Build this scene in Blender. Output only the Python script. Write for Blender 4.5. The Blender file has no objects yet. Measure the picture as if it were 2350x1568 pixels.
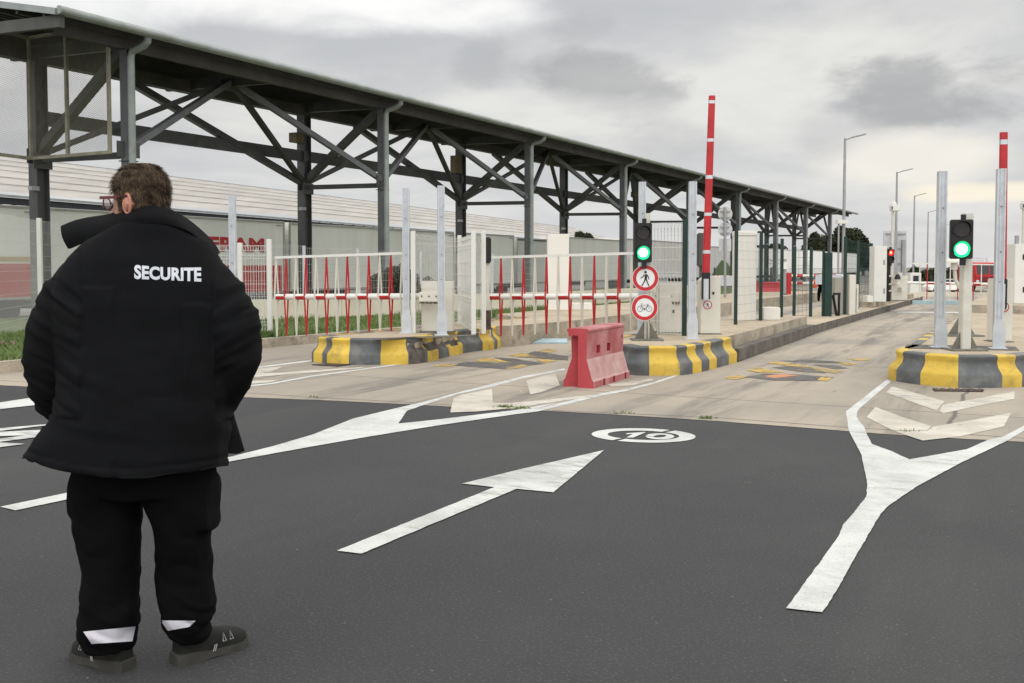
import bpy, bmesh, math, random
from mathutils import Vector, Matrix, noise
from mathutils.bvhtree import BVHTree
random.seed(7)
R = math.radians
SC = bpy.context.scene
COL = SC.collection
# ------------------------------------------------------------------ camera
F, CX, PY, HOR, EYE = 2300.0, 1175.0, 716.0, 612.0, 1.5      # measured in a 2350 x 1568 view of the photograph
TH = math.atan((PY - HOR) / F)
cd = bpy.data.cameras.new('camera'); cam = bpy.data.objects.new('camera', cd); COL.objects.link(cam)
cam.location = (0, 0, EYE); cam.rotation_euler = (R(90) - TH, 0, 0)
cd.sensor_width = 36; cd.lens = 36 * F / 2350.0; cd.shift_y = (PY - 784.0) / 2350.0
cd.clip_start = 0.05; cd.clip_end = 3000
SC.camera = cam
SC.view_settings.view_transform = 'Standard'; SC.view_settings.look = 'None'
SC.view_settings.exposure = 0.0; SC.view_settings.gamma = 1.0

def ray(x, y):
    u = (x - CX) / F; w = -(y - PY) / F
    c, s = math.cos(TH), math.sin(TH)
    return (u, c + w * s, w * c - s)
def G(x, y, z=0.0):                       # measured point -> place on the level z
    r = ray(x, y); t = (z - EYE) / r[2]
    return Vector((r[0] * t, r[1] * t, z))
def at(x, y, Y):                          # measured point -> place at the distance Y
    r = ray(x, y); t = Y / r[1]
    return Vector((r[0] * t, Y, EYE + r[2] * t))
LX, LY = 0.4625, 0.8866                   # direction of the lanes
def W(s, t, z=0.0): return Vector((s * LX + t * LY, s * LY - t * LX, z))
def st(p): return (p[0] * LX + p[1] * LY, p[0] * LY - p[1] * LX)

# ------------------------------------------------------------------ world (overcast sky) and sun
SUN_EL, SUN_AZ = R(32), R(38)             # azimuth from +Y towards +X
w = bpy.data.worlds.new('World'); SC.world = w; w.use_nodes = True
nt = w.node_tree; N = nt.nodes; Lk = nt.links
N.clear()
def nd(t, **k):
    n = N.new(t)
    for a, b in k.items(): setattr(n, a, b)
    return n
def mth(op, a, b=None, c=None, clamp=False):
    n = nd('ShaderNodeMath', operation=op, use_clamp=clamp)
    for i, v in enumerate((a, b, c)):
        if v is None: continue
        if isinstance(v, (int, float)): n.inputs[i].default_value = v
        else: Lk.new(v, n.inputs[i])
    return n.outputs[0]
def mix(f, a, b, mode='MIX'):
    n = nd('ShaderNodeMixRGB', blend_type=mode)
    for i, v in enumerate((f, a, b)):
        if isinstance(v, (int, float)): n.inputs[i].default_value = v
        elif isinstance(v, tuple): n.inputs[i].default_value = (*v, 1)
        else: Lk.new(v, n.inputs[i])
    return n.outputs[0]
tc = nd('ShaderNodeTexCoord'); DIR = tc.outputs['Generated']
sx = nd('ShaderNodeSeparateXYZ'); Lk.new(DIR, sx.inputs[0])
zz = mth('MAXIMUM', sx.outputs[2], 0.0)
den = mth('ADD', zz, 0.14)
cb = nd('ShaderNodeCombineXYZ')
Lk.new(mth('DIVIDE', sx.outputs[0], den), cb.inputs[0]); Lk.new(mth('DIVIDE', sx.outputs[1], den), cb.inputs[1])
def wnoise(scale, detail, rough, off, dist=0.0, flat_=False):
    m = nd('ShaderNodeMapping'); m.inputs['Location'].default_value = off
    if not flat_: m.inputs['Scale'].default_value = (1, 1, 2.3)
    Lk.new(cb.outputs[0] if flat_ else DIR, m.inputs[0])
    n = nd('ShaderNodeTexNoise'); n.inputs['Scale'].default_value = scale; n.inputs['Detail'].default_value = detail
    n.inputs['Roughness'].default_value = rough; n.inputs['Distortion'].default_value = dist
    Lk.new(m.outputs[0], n.inputs[0]); return n.outputs[0]
def smooth(v, a, b, lo=0.0, hi=1.0):
    n = nd('ShaderNodeMapRange', interpolation_type='SMOOTHSTEP'); Lk.new(v, n.inputs[0])
    n.inputs[1].default_value = a; n.inputs[2].default_value = b; n.inputs[3].default_value = lo; n.inputs[4].default_value = hi
    return n.outputs[0]
n1 = wnoise(0.9, 9, 0.55, (3.1, 1.7, 0), 0.3, True)
n2 = wnoise(6.5, 10, 0.58, (9.3, 4.1, 0), 0.25)
n3 = wnoise(7.5, 12, 0.62, (5.7, 2.9, 0), 0.2)
def blob(px, py, rx, ry, nn=None, amp=5.0):                 # a soft patch of cloud round a direction
    d = Vector(ray(px, py)).normalized()
    rt = d.cross(Vector((0, 0, 1))).normalized(); up = rt.cross(d).normalized()
    out = []
    for ax, rr in ((rt, rx), (up, ry)):
        v = nd('ShaderNodeVectorMath', operation='DOT_PRODUCT'); Lk.new(DIR, v.inputs[0]); v.inputs[1].default_value = ax
        out.append(mth('DIVIDE', v.outputs['Value'], rr / F))
    r2 = mth('ADD', mth('MULTIPLY', out[0], out[0]), mth('MULTIPLY', out[1], out[1]))
    r2 = mth('ADD', r2, mth('MULTIPLY', mth('SUBTRACT', nn or n3, 0.5), amp))
    v = nd('ShaderNodeVectorMath', operation='DOT_PRODUCT'); Lk.new(DIR, v.inputs[0]); v.inputs[1].default_value = d
    return mth('MULTIPLY', smooth(r2, 0.0, 1.25, 1.0, 0.0), smooth(v.outputs['Value'], 0.5, 0.8))
base = mix(smooth(n1, 0.36, 0.66), (0.56, 0.57, 0.59), (0.83, 0.82, 0.785))
base = mix(mth('MULTIPLY', smooth(n2, 0.44, 0.68), 0.42), base, (0.56, 0.565, 0.58))
low = smooth(zz, 0.0, 0.16, 1.0, 0.0)
base = mix(mth('MULTIPLY', low, 0.62), base, (0.70, 0.715, 0.745))
for px, py, rx, ry, f, c in ((1400, 195, 170, 85, .58, (.33, .335, .345)), (2120, 215, 215, 70, .64, (.31, .32, .335)), (1105, 145, 85, 55, .4, (.38, .39, .40)),
                             (1330, 60, 90, 40, .4, (.46, .46, .47)), (1560, 330, 160, 50, .34, (.45, .45, .465)), (1880, 330, 70, 60, .34, (.45, .455, .475)), (700, 90, 380, 70, .2, (.6, .6, .61)), (1900, 30, 300, 40, .22, (.55, .55, .56)),
                             (620, -10, 620, 75, .95, (1.08, 1.07, 1.05)), (150, 0, 300, 60, .7, (1.0, 1.0, .99)), (2060, 365, 230, 70, .7, (1.0, .95, .85)), (2300, 440, 260, 22, .75, (1.05, .95, .76)), (1750, 300, 200, 60, .3, (.84, .83, .79)), (1250, 250, 300, 40, .4, (.84, .84, .81))):
    base = mix(mth('MULTIPLY', blob(px, py, rx, ry, n2 if c[0] > .9 else None, 2.2 if c[0] > .9 else 5.0), f), base, c)
zen = mth('MULTIPLY', smooth(zz, 0.34, 0.8, 1.0, 2.0), smooth(mth('MULTIPLY', sx.outputs[1], -1.0), -0.2, 0.5, 1.0, 2.15))   # brighter overhead and behind the camera
cl = nd('ShaderNodeVectorMath', operation='SCALE'); Lk.new(base, cl.inputs[0]); Lk.new(zen, cl.inputs['Scale'])
sky = nd('ShaderNodeTexSky', sky_type='NISHITA'); sky.sun_disc = False; sky.sun_elevation = SUN_EL; sky.sun_rotation = SUN_AZ
b1 = nd('ShaderNodeBackground'); Lk.new(sky.outputs[0], b1.inputs[0]); b1.inputs[1].default_value = 0.07
b2 = nd('ShaderNodeBackground'); Lk.new(cl.outputs[0], b2.inputs[0]); b2.inputs[1].default_value = 1.0
ms = nd('ShaderNodeMixShader'); ms.inputs[0].default_value = 0.94      # the cloud deck covers nearly all of the clear sky
Lk.new(b1.outputs[0], ms.inputs[1]); Lk.new(b2.outputs[0], ms.inputs[2])
wo = nd('ShaderNodeOutputWorld'); Lk.new(ms.outputs[0], wo.inputs[0])
sl = bpy.data.lights.new('sun', 'SUN'); sl.energy = 0.55; sl.angle = R(25); sl.color = (1.0, 0.95, 0.86)
sun = bpy.data.objects.new('sun', sl); COL.objects.link(sun)
sd = Vector((math.sin(SUN_AZ) * math.cos(SUN_EL), math.cos(SUN_AZ) * math.cos(SUN_EL), math.sin(SUN_EL)))
sun.rotation_euler = sd.to_track_quat('Z', 'Y').to_euler(); sun.location = sd * 60

# ------------------------------------------------------------------ materials
MATS = {}
def mat(name, c, rough=0.6, var=0.12, scale=6.0, bump=0.0, bscale=60.0, metal=0.0, c2=None, dirt=0.0, dcol=(0.10, 0.09, 0.075), dscale=3.0, stretch=(1, 1, 1), spec=0.4, fine=0.0, fscale=200.0):
    """procedural paint, concrete or metal: two-tone mottling, dirt patches, grain and bump"""
    if name in MATS: return MATS[name]
    m = bpy.data.materials.new(name); m.use_nodes = True
    t = m.node_tree; n = t.nodes; l = t.links; p = n['Principled BSDF']
    co = n.new('ShaderNodeTexCoord'); mp = n.new('ShaderNodeMapping'); mp.inputs['Scale'].default_value = stretch
    l.new(co.outputs['Object'], mp.inputs[0])
    def nz(s, det=6, ro=0.6):
        q = n.new('ShaderNodeTexNoise'); q.inputs['Scale'].default_value = s; q.inputs['Detail'].default_value = det; q.inputs['Roughness'].default_value = ro
        l.new(mp.outputs[0], q.inputs[0]); return q.outputs[0]
    def ramp(v, a, b, lo=0.0, hi=1.0):
        q = n.new('ShaderNodeMapRange'); l.new(v, q.inputs[0]); q.inputs[1].default_value = a; q.inputs[2].default_value = b
        q.inputs[3].default_value = lo; q.inputs[4].default_value = hi; return q.outputs[0]
    def mx(f, a, b):
        q = n.new('ShaderNodeMixRGB')
        for i, v in enumerate((f, a, b)):
            if isinstance(v, (int, float)): q.inputs[i].default_value = v
            elif isinstance(v, tuple): q.inputs[i].default_value = (*v, 1)
            else: l.new(v, q.inputs[i])
        return q.outputs[0]
    lo = tuple(max(0, x * (1 - var)) for x in c); hi = c2 or tuple(min(1, x * (1 + var)) for x in c)
    col = mx(ramp(nz(scale), 0.35, 0.65), lo, hi)
    if fine:
        f1 = nz(fscale, 2, 0.5)
        col = mx(ramp(f1, 0.36, 0.5, fine, 0.0), col, tuple(x * 0.45 for x in c))
        col = mx(ramp(f1, 0.58, 0.72, 0.0, fine), col, tuple(min(1, x * 2.2 + 0.03) for x in c))
    if dirt:
        col = mx(ramp(nz(dscale, 9, 0.7), 0.5, 0.72, 0.0, dirt), col, dcol)
    l.new(col, p.inputs['Base Color'])
    p.inputs['Roughness'].default_value = rough; p.inputs['Metallic'].default_value = metal
    p.inputs['Specular IOR Level'].default_value = spec
    if bump:
        b = n.new('ShaderNodeBump'); b.inputs['Strength'].default_value = bump; b.inputs['Distance'].default_value = 0.01
        l.new(nz(bscale, 4, 0.6), b.inputs['Height']); l.new(b.outputs[0], p.inputs['Normal'])
    MATS[name] = m; return m
def glow(name, c, s):
    m = bpy.data.materials.new(name); m.use_nodes = True
    t = m.node_tree; p = t.nodes['Principled BSDF']; p.inputs['Base Color'].default_value = (*c, 1)
    v = t.nodes.new('ShaderNodeTexVoronoi'); v.inputs['Scale'].default_value = 90
    co = t.nodes.new('ShaderNodeTexCoord'); t.links.new(co.outputs['Object'], v.inputs[0])
    r = t.nodes.new('ShaderNodeMapRange'); t.links.new(v.outputs[0], r.inputs[0]); r.inputs[3].default_value = s * 1.1; r.inputs[4].default_value = s * 0.8
    p.inputs['Emission Color'].default_value = (*c, 1); t.links.new(r.outputs[0], p.inputs['Emission Strength'])
    MATS[name] = m; return m

def ground_mat(name, kind):
    m = bpy.data.materials.new(name); m.use_nodes = True
    t = m.node_tree; n = t.nodes; l = t.links; p = n['Principled BSDF']
    co = n.new('ShaderNodeTexCoord')
    ro = n.new('ShaderNodeMapping'); ro.vector_type = 'POINT'; ro.inputs['Rotation'].default_value = (0, 0, math.atan2(LX, LY))
    l.new(co.outputs['Object'], ro.inputs[0])               # y along the lanes
    def mp(sc, off=(0, 0, 0)):
        q = n.new('ShaderNodeMapping'); q.inputs['Scale'].default_value = sc; q.inputs['Location'].default_value = off
        l.new(ro.outputs[0], q.inputs[0]); return q.outputs[0]
    def nz(v, s, det=6, rr=0.6, dist=0):
        q = n.new('ShaderNodeTexNoise'); q.inputs['Scale'].default_value = s; q.inputs['Detail'].default_value = det; q.inputs['Roughness'].default_value = rr
        q.inputs['Distortion'].default_value = dist
        l.new(v, q.inputs[0]); return q.outputs[0]
    def ramp(v, a, b, lo=0.0, hi=1.0):
        q = n.new('ShaderNodeMapRange'); q.interpolation_type = 'SMOOTHSTEP'; l.new(v, q.inputs[0]); q.inputs[1].default_value = a; q.inputs[2].default_value = b
        q.inputs[3].default_value = lo; q.inputs[4].default_value = hi; return q.outputs[0]
    def mx(f, a, b):
        q = n.new('ShaderNodeMixRGB')
        for i, v in enumerate((f, a, b)):
            if isinstance(v, (int, float)): q.inputs[i].default_value = v
            elif isinstance(v, tuple): q.inputs[i].default_value = (*v, 1)
            else: l.new(v, q.inputs[i])
        return q.outputs[0]
    def mul(a, b):
        q = n.new('ShaderNodeMath'); q.operation = 'MULTIPLY'; l.new(a, q.inputs[0]); l.new(b, q.inputs[1]); return q.outputs[0]
    u = mp((1, 1, 1)); s1 = mp((1, 0.12, 1), (2, 3, 0)); s2 = mp((2.2, 0.2, 1), (7, 1, 0))
    b = n.new('ShaderNodeBump'); b.inputs['Distance'].default_value = 0.006
    if kind == 'asphalt':
        col = mx(ramp(nz(u, 0.35, 5), 0.3, 0.7), (0.027, 0.0275, 0.029), (0.042, 0.0418, 0.042))
        col = mx(ramp(nz(s1, 0.9, 5), 0.52, 0.75, 0, 0.55), col, (0.060, 0.059, 0.057))
        col = mx(ramp(nz(u, 1.1, 7, 0.7, 0.4), 0.5, 0.68, 0, 0.5), col, (0.026, 0.026, 0.027))
        g = nz(u, 210, 3, 0.7); g2 = nz(u, 75, 3, 0.7)
        col = mx(ramp(g, 0.36, 0.49, 0.75, 0.0), col, (0.010, 0.010, 0.011))
        col = mx(ramp(g2, 0.54, 0.66, 0.0, 0.6), col, (0.105, 0.103, 0.098))
        col = mx(ramp(nz(u, 34, 4, 0.75), 0.56, 0.70, 0.0, 0.35), col, (0.018, 0.018, 0.019))
        v = n.new('ShaderNodeTexVoronoi'); v.inputs['Scale'].default_value = 17; v.inputs['Randomness'].default_value = 1; l.new(u, v.inputs[0])
        spk = mul(ramp(v.outputs['Distance'], 0.04, 0.10, 1.0, 0.0), ramp(nz(u, 3.1, 3), 0.52, 0.64, 0.0, .8))
        col = mx(spk, col, (0.24, 0.235, 0.22))
        l.new(g2, b.inputs['Height']); b.inputs['Strength'].default_value = 0.9
        p.inputs['Roughness'].default_value = 0.85
    elif kind == 'concrete':
        col = mx(ramp(nz(u, 0.22, 6, 0.6, 0.5), 0.35, 0.65), (0.28, 0.247, 0.202), (0.395, 0.335, 0.258))
        col = mx(ramp(nz(s1, 0.55, 8, 0.65), 0.46, 0.72, 0, 0.85), col, (0.235, 0.21, 0.175))
        col = mx(ramp(nz(s2, 0.5, 9, 0.7, 0.3), 0.50, 0.70, 0, 0.95), col, (0.14, 0.125, 0.11))
        col = mx(ramp(nz(u, 1.9, 9, 0.75, 0.6), 0.57, 0.74, 0, 0.5), col, (0.55, 0.45, 0.33))
        col = mx(ramp(nz(s1, 7, 6, 0.7), 0.64, 0.74, 0, 0.55), col, (0.10, 0.09, 0.085))
        sp = n.new('ShaderNodeSeparateXYZ'); l.new(ro.outputs[0], sp.inputs[0])     # x: across the lanes, y: along them
        def op(o, a, v=None):
            q = n.new('ShaderNodeMath'); q.operation = o; l.new(a, q.inputs[0])
            if v is not None:
                if isinstance(v, (int, float)): q.inputs[1].default_value = v
                else: l.new(v, q.inputs[1])
            return q.outputs[0]
        for t0, wd in ((-3.05, .55), (-7.15, .6), (-10.6, .5), (-2.2, .2), (-3.75, .2)):
            d = op('ABSOLUTE', op('SUBTRACT', op('ADD', sp.outputs[0], op('MULTIPLY', nz(u, .35, 2), .9)), t0 + .45))
            col = mx(mul(ramp(d, .05, wd, 1.0, 0.0), ramp(nz(s2, 1.1, 8, 0.7), .44, .62, 0.0, .75 if wd > .3 else .45)), col, (0.10, 0.09, 0.082))
        j = op('ABSOLUTE', op('SUBTRACT', op('MODULO', op('ADD', sp.outputs[1], 60.2), 4.6), 2.3))
        col = mx(ramp(j, .006, .02, .85, 0.0), col, (0.055, 0.048, 0.042))
        for t0 in (-.62, -9.1):
            j = op('ABSOLUTE', op('SUBTRACT', op('ADD', sp.outputs[0], op('MULTIPLY', nz(u, 1.6, 4), .16)), t0))
            col = mx(ramp(j, .008, .035, .8, 0.0), col, (0.075, 0.062, 0.055))
        g = nz(u, 120, 4, 0.7)
        col = mx(ramp(g, 0.36, 0.5, 0.32, 0.0), col, (0.12, 0.105, 0.09))
        l.new(g, b.inputs['Height']); b.inputs['Strength'].default_value = 0.3
        p.inputs['Roughness'].default_value = 0.8
    elif kind in ('paint', 'cream', 'yellow', 'black'):
        ca, cb_ = {'paint': ((0.60, 0.60, 0.57), (0.45, 0.45, 0.43)), 'cream': ((0.57, 0.53, 0.45), (0.44, 0.40, 0.33)), 'yellow': ((0.55, 0.36, 0.07), (0.40, 0.28, 0.09)), 'black': ((0.075, 0.072, 0.07), (0.13, 0.115, 0.10))}[kind]
        col = mx(ramp(nz(u, 1.3, 8, 0.7), 0.4, 0.65), ca, cb_)
        sc = n.new('ShaderNodeMapping'); sc.inputs['Rotation'].default_value = (0, 0, 0.9); sc.inputs['Scale'].default_value = (1, 3.2, 1); l.new(ro.outputs[0], sc.inputs[0])
        col = mx(mul(ramp(nz(sc.outputs[0], 2.6, 7, 0.7), 0.47, 0.66, 0, 0.8), ramp(nz(u, 0.55, 2), 0.45, 0.62)), col, (0.22, 0.21, 0.20) if kind != 'black' else (0.2, 0.17, 0.14))
        wear = ramp(nz(u, 95, 5, 0.75), 0.33, 0.43, 1.0, 0.0)
        col = mx(mul(wear, ramp(nz(u, 2.2, 3), 0.3, 0.58, 0.25, 1.0)), col, (0.10, 0.098, 0.094))
        al = ramp(nz(u, 4.5, 9, 0.75), {'paint': .20, 'cream': .26, 'yellow': .39, 'black': .35}[kind], {'paint': .30, 'cream': .40, 'yellow': .53, 'black': .52}[kind], .35 if kind == 'paint' else .0, 1.0)
        al2 = ramp(nz(u, 60, 6, 0.75), .30, .40, .25, 1.0)
        l.new(mul(al, al2), p.inputs['Alpha'])               # worn through to the ground below
        g = nz(u, 160, 3, 0.7); l.new(g, b.inputs['Height']); b.inputs['Strength'].default_value = 0.5
        p.inputs['Roughness'].default_value = 0.7
    l.new(col, p.inputs['Base Color']); l.new(b.outputs[0], p.inputs['Normal'])
    MATS[name] = m; return m

ASPH = ground_mat('asphalt', 'asphalt'); CONC = ground_mat('concrete_apron', 'concrete')
PAINT = ground_mat('road_paint_white', 'paint'); CREAM = ground_mat('road_paint_cream', 'cream')
YELG = ground_mat('road_paint_yellow', 'yellow'); BLKG = ground_mat('road_paint_black', 'black')
M = dict(
    slab=mat('island_concrete', (0.42, 0.345, 0.25), .85, .16, 1.2, .3, 90, dirt=.5, dcol=(.2, .165, .125), dscale=2.2, fine=.3, fscale=60),
    kerb=mat('kerb_concrete', (0.40, 0.345, 0.265), .85, .2, 2.0, .4, 60, dirt=.8, dcol=(.09, .08, .068), dscale=3, fine=.3, fscale=60),
    kerbdark=mat('kerb_dirty', (0.13, 0.115, 0.098), .9, .3, 3.0, .4, 60, dirt=.7, dcol=(.05, .045, .04), dscale=4),
    kyel=mat('kerb_yellow', (0.60, 0.405, 0.055), .6, .12, 3.0, .3, 60, dirt=.75, dcol=(.20, .15, .065), dscale=4, fine=.08, fscale=70),
    kgrey=mat('kerb_grey_black', (0.098, 0.104, 0.105), .6, .22, 4.0, .2, 50, dirt=.75, dcol=(.19, .175, .155), dscale=4, fine=.1, fscale=70),
    steel=mat('galvanised_steel', (0.56, 0.585, 0.61), .45, .08, 7, .05, 40, metal=.2, dirt=.3, dcol=(.44, .45, .46), dscale=6),
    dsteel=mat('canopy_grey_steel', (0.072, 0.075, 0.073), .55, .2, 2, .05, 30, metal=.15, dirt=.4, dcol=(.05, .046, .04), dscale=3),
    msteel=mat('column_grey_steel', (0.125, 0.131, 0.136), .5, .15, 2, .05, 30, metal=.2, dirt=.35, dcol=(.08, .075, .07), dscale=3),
    roofu=mat('canopy_sheet', (0.078, 0.077, 0.071), .7, .25, 1, .1, 20, dirt=.5, dcol=(.035, .033, .03), stretch=(1, 1, 1)),
    gutter=mat('gutter_zinc', (0.30, 0.325, 0.315), .5, .14, 2, .05, 30, metal=.3, dirt=.5, dcol=(.22, .2, .15)),
    cage=mat('mesh_yellow_grey', (0.24, 0.225, 0.165), .6, .2, 4),
    white=mat('white_enamel', (0.72, 0.71, 0.66), .4, .05, 3, .03, 30, dirt=.28, dcol=(.48, .45, .38), dscale=3),
    cream=mat('cream_enamel', (0.68, 0.655, 0.575), .45, .06, 3, .03, 30, dirt=.35, dcol=(.45, .41, .33), dscale=3),
    red=mat('red_enamel', (0.47, 0.022, 0.026), .38, .12, 5, .02, 30, dirt=.25, dcol=(.3, .05, .05)),
    redflat=mat('red_sign_film', (0.50, 0.022, 0.028), .4, .06, 5),
    whitefilm=mat('white_sign_film', (0.74, 0.75, 0.74), .4, .03, 5),
    black=mat('black_plastic', (0.014, 0.014, 0.015), .45, .2, 6),
    ink=mat('sign_black_ink', (0.018, 0.018, 0.022), .5, .1, 6),
    green=mat('dark_green_fence', (0.010, 0.034, 0.028), .45, .2, 5),
    wall=mat('cream_wall', (0.66, 0.61, 0.49), .85, .08, 1.2, .2, 60, dirt=.45, dcol=(.33, .3, .24), dscale=1.5),
    pillar=mat('white_pillar', (0.76, 0.735, 0.67), .7, .05, 2, .1, 50, dirt=.25, dcol=(.5, .46, .4), dscale=2),
    trailer=mat('trailer_panel', (0.86, 0.85, 0.80), .5, .06, .8, .02, 30, dirt=.35, dcol=(.68, .66, .6), dscale=1.1, stretch=(1, 1, .35)),
    trailerg=mat('trailer_panel_grey', (0.60, 0.605, 0.58), .5, .06, .8, .02, 30, dirt=.35, dcol=(.5, .5, .46), dscale=1.1),
    tred=mat('trailer_red', (0.52, 0.028, 0.036), .45, .08, 1, dirt=.3, dcol=(.33, .08, .08)),
    tyel=mat('trailer_ochre', (0.50, 0.36, 0.17), .5, .08, 1),
    rubber=mat('tyre_rubber', (0.018, 0.018, 0.018), .8, .3, 8),
    roof=mat('warehouse_roof', (0.40, 0.375, 0.34), .6, .10, .9, .05, 8, dirt=.6, dcol=(.28, .26, .235), dscale=1.2, stretch=(1, .05, 1)),
    truss=mat('dark_truss', (0.018, 0.02, 0.024), .6, .2, 2),
    lamp=mat('lamp_grey', (0.33, 0.335, 0.34), .45, .1, 3, metal=.4),
    tri=mat('weathered_base_steel', (0.17, 0.16, 0.13), .7, .25, 7, .1, 40, dirt=.6, dcol=(.09, .08, .065), dscale=6),
    polew=mat('pole_off_white', (0.6, 0.585, 0.51), .5, .08, 4, dirt=.35, dcol=(.36, .33, .26), dscale=5),
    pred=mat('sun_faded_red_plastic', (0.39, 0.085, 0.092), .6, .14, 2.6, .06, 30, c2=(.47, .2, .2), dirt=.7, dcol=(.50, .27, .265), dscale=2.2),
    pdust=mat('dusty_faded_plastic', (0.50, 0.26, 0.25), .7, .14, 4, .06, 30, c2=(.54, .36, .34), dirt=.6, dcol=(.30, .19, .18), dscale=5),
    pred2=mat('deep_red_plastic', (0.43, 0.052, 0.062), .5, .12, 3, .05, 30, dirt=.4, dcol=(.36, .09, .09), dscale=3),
    blue=mat('pale_blue_steel', (0.36, 0.48, 0.52), .5, .1, 3, dirt=.5, dcol=(.24, .28, .28), dscale=4),
    silver=mat('aluminium', (0.62, 0.64, 0.66), .4, .06, 5, metal=.5),
    signback=mat('sign_back_aluminium', (0.52, 0.53, 0.545), .5, .06, 4, metal=.2, dirt=.2),
    grass=mat('grass_soil', (0.11, 0.15, 0.045), .95, .35, 5, .5, 20, dirt=.5, dcol=(.07, .06, .04)),
    blade=mat('grass_blades', (0.12, 0.19, 0.05), .8, .3, 2.5, c2=(.19, .25, .085)),
    leaf=mat('dark_leaves', (0.024, 0.038, 0.016), .8, .5, 1.4, c2=(.06, .075, .028)),
    pine=mat('pine_needles', (0.018, 0.028, 0.012), .85, .5, .5, c2=(.05, .058, .022)),
    bark=mat('bark', (0.07, 0.055, 0.042), .9, .3, 6, .4, 30),
    rust=mat('brown_grate', (0.075, 0.05, 0.038), .8, .35, 9, .3, 60),
    glass=mat('dark_window', (0.02, 0.022, 0.025), .12, .1, 3, spec=.6),
    gshape=mat('green_print', (0.13, 0.21, 0.06), .6, .08, 2),
    blueink=mat('blue_print', (0.05, 0.11, 0.22), .6, .08, 2),
    orange=mat('orange_cloth', (0.72, 0.13, 0.04), .7, .15, 9),
    earth=mat('far_ground', (0.20, 0.175, 0.14), .95, .2, .2, .2, 10),
    terrain=mat('yard_ground', (0.16, 0.15, 0.135), .95, .2, .3, .2, 10),
    scorch=mat('scraped_concrete', (0.10, 0.09, 0.078), .95, .4, 8, .9, 30, dirt=.6, dcol=(.22, .19, .15), dscale=9),
)
GREEN_L = glow('green_lamp', (0.62, 1.0, 0.84), 2.2); RED_L = glow('red_lamp', (1.0, 0.30, 0.12), 3.0)
GREEN_R = glow('green_rim_halo', (0.002, 0.85, 0.26), 1.1); RED_R = glow('red_rim_halo', (1.0, 0.01, 0.015), 3.0)

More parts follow.
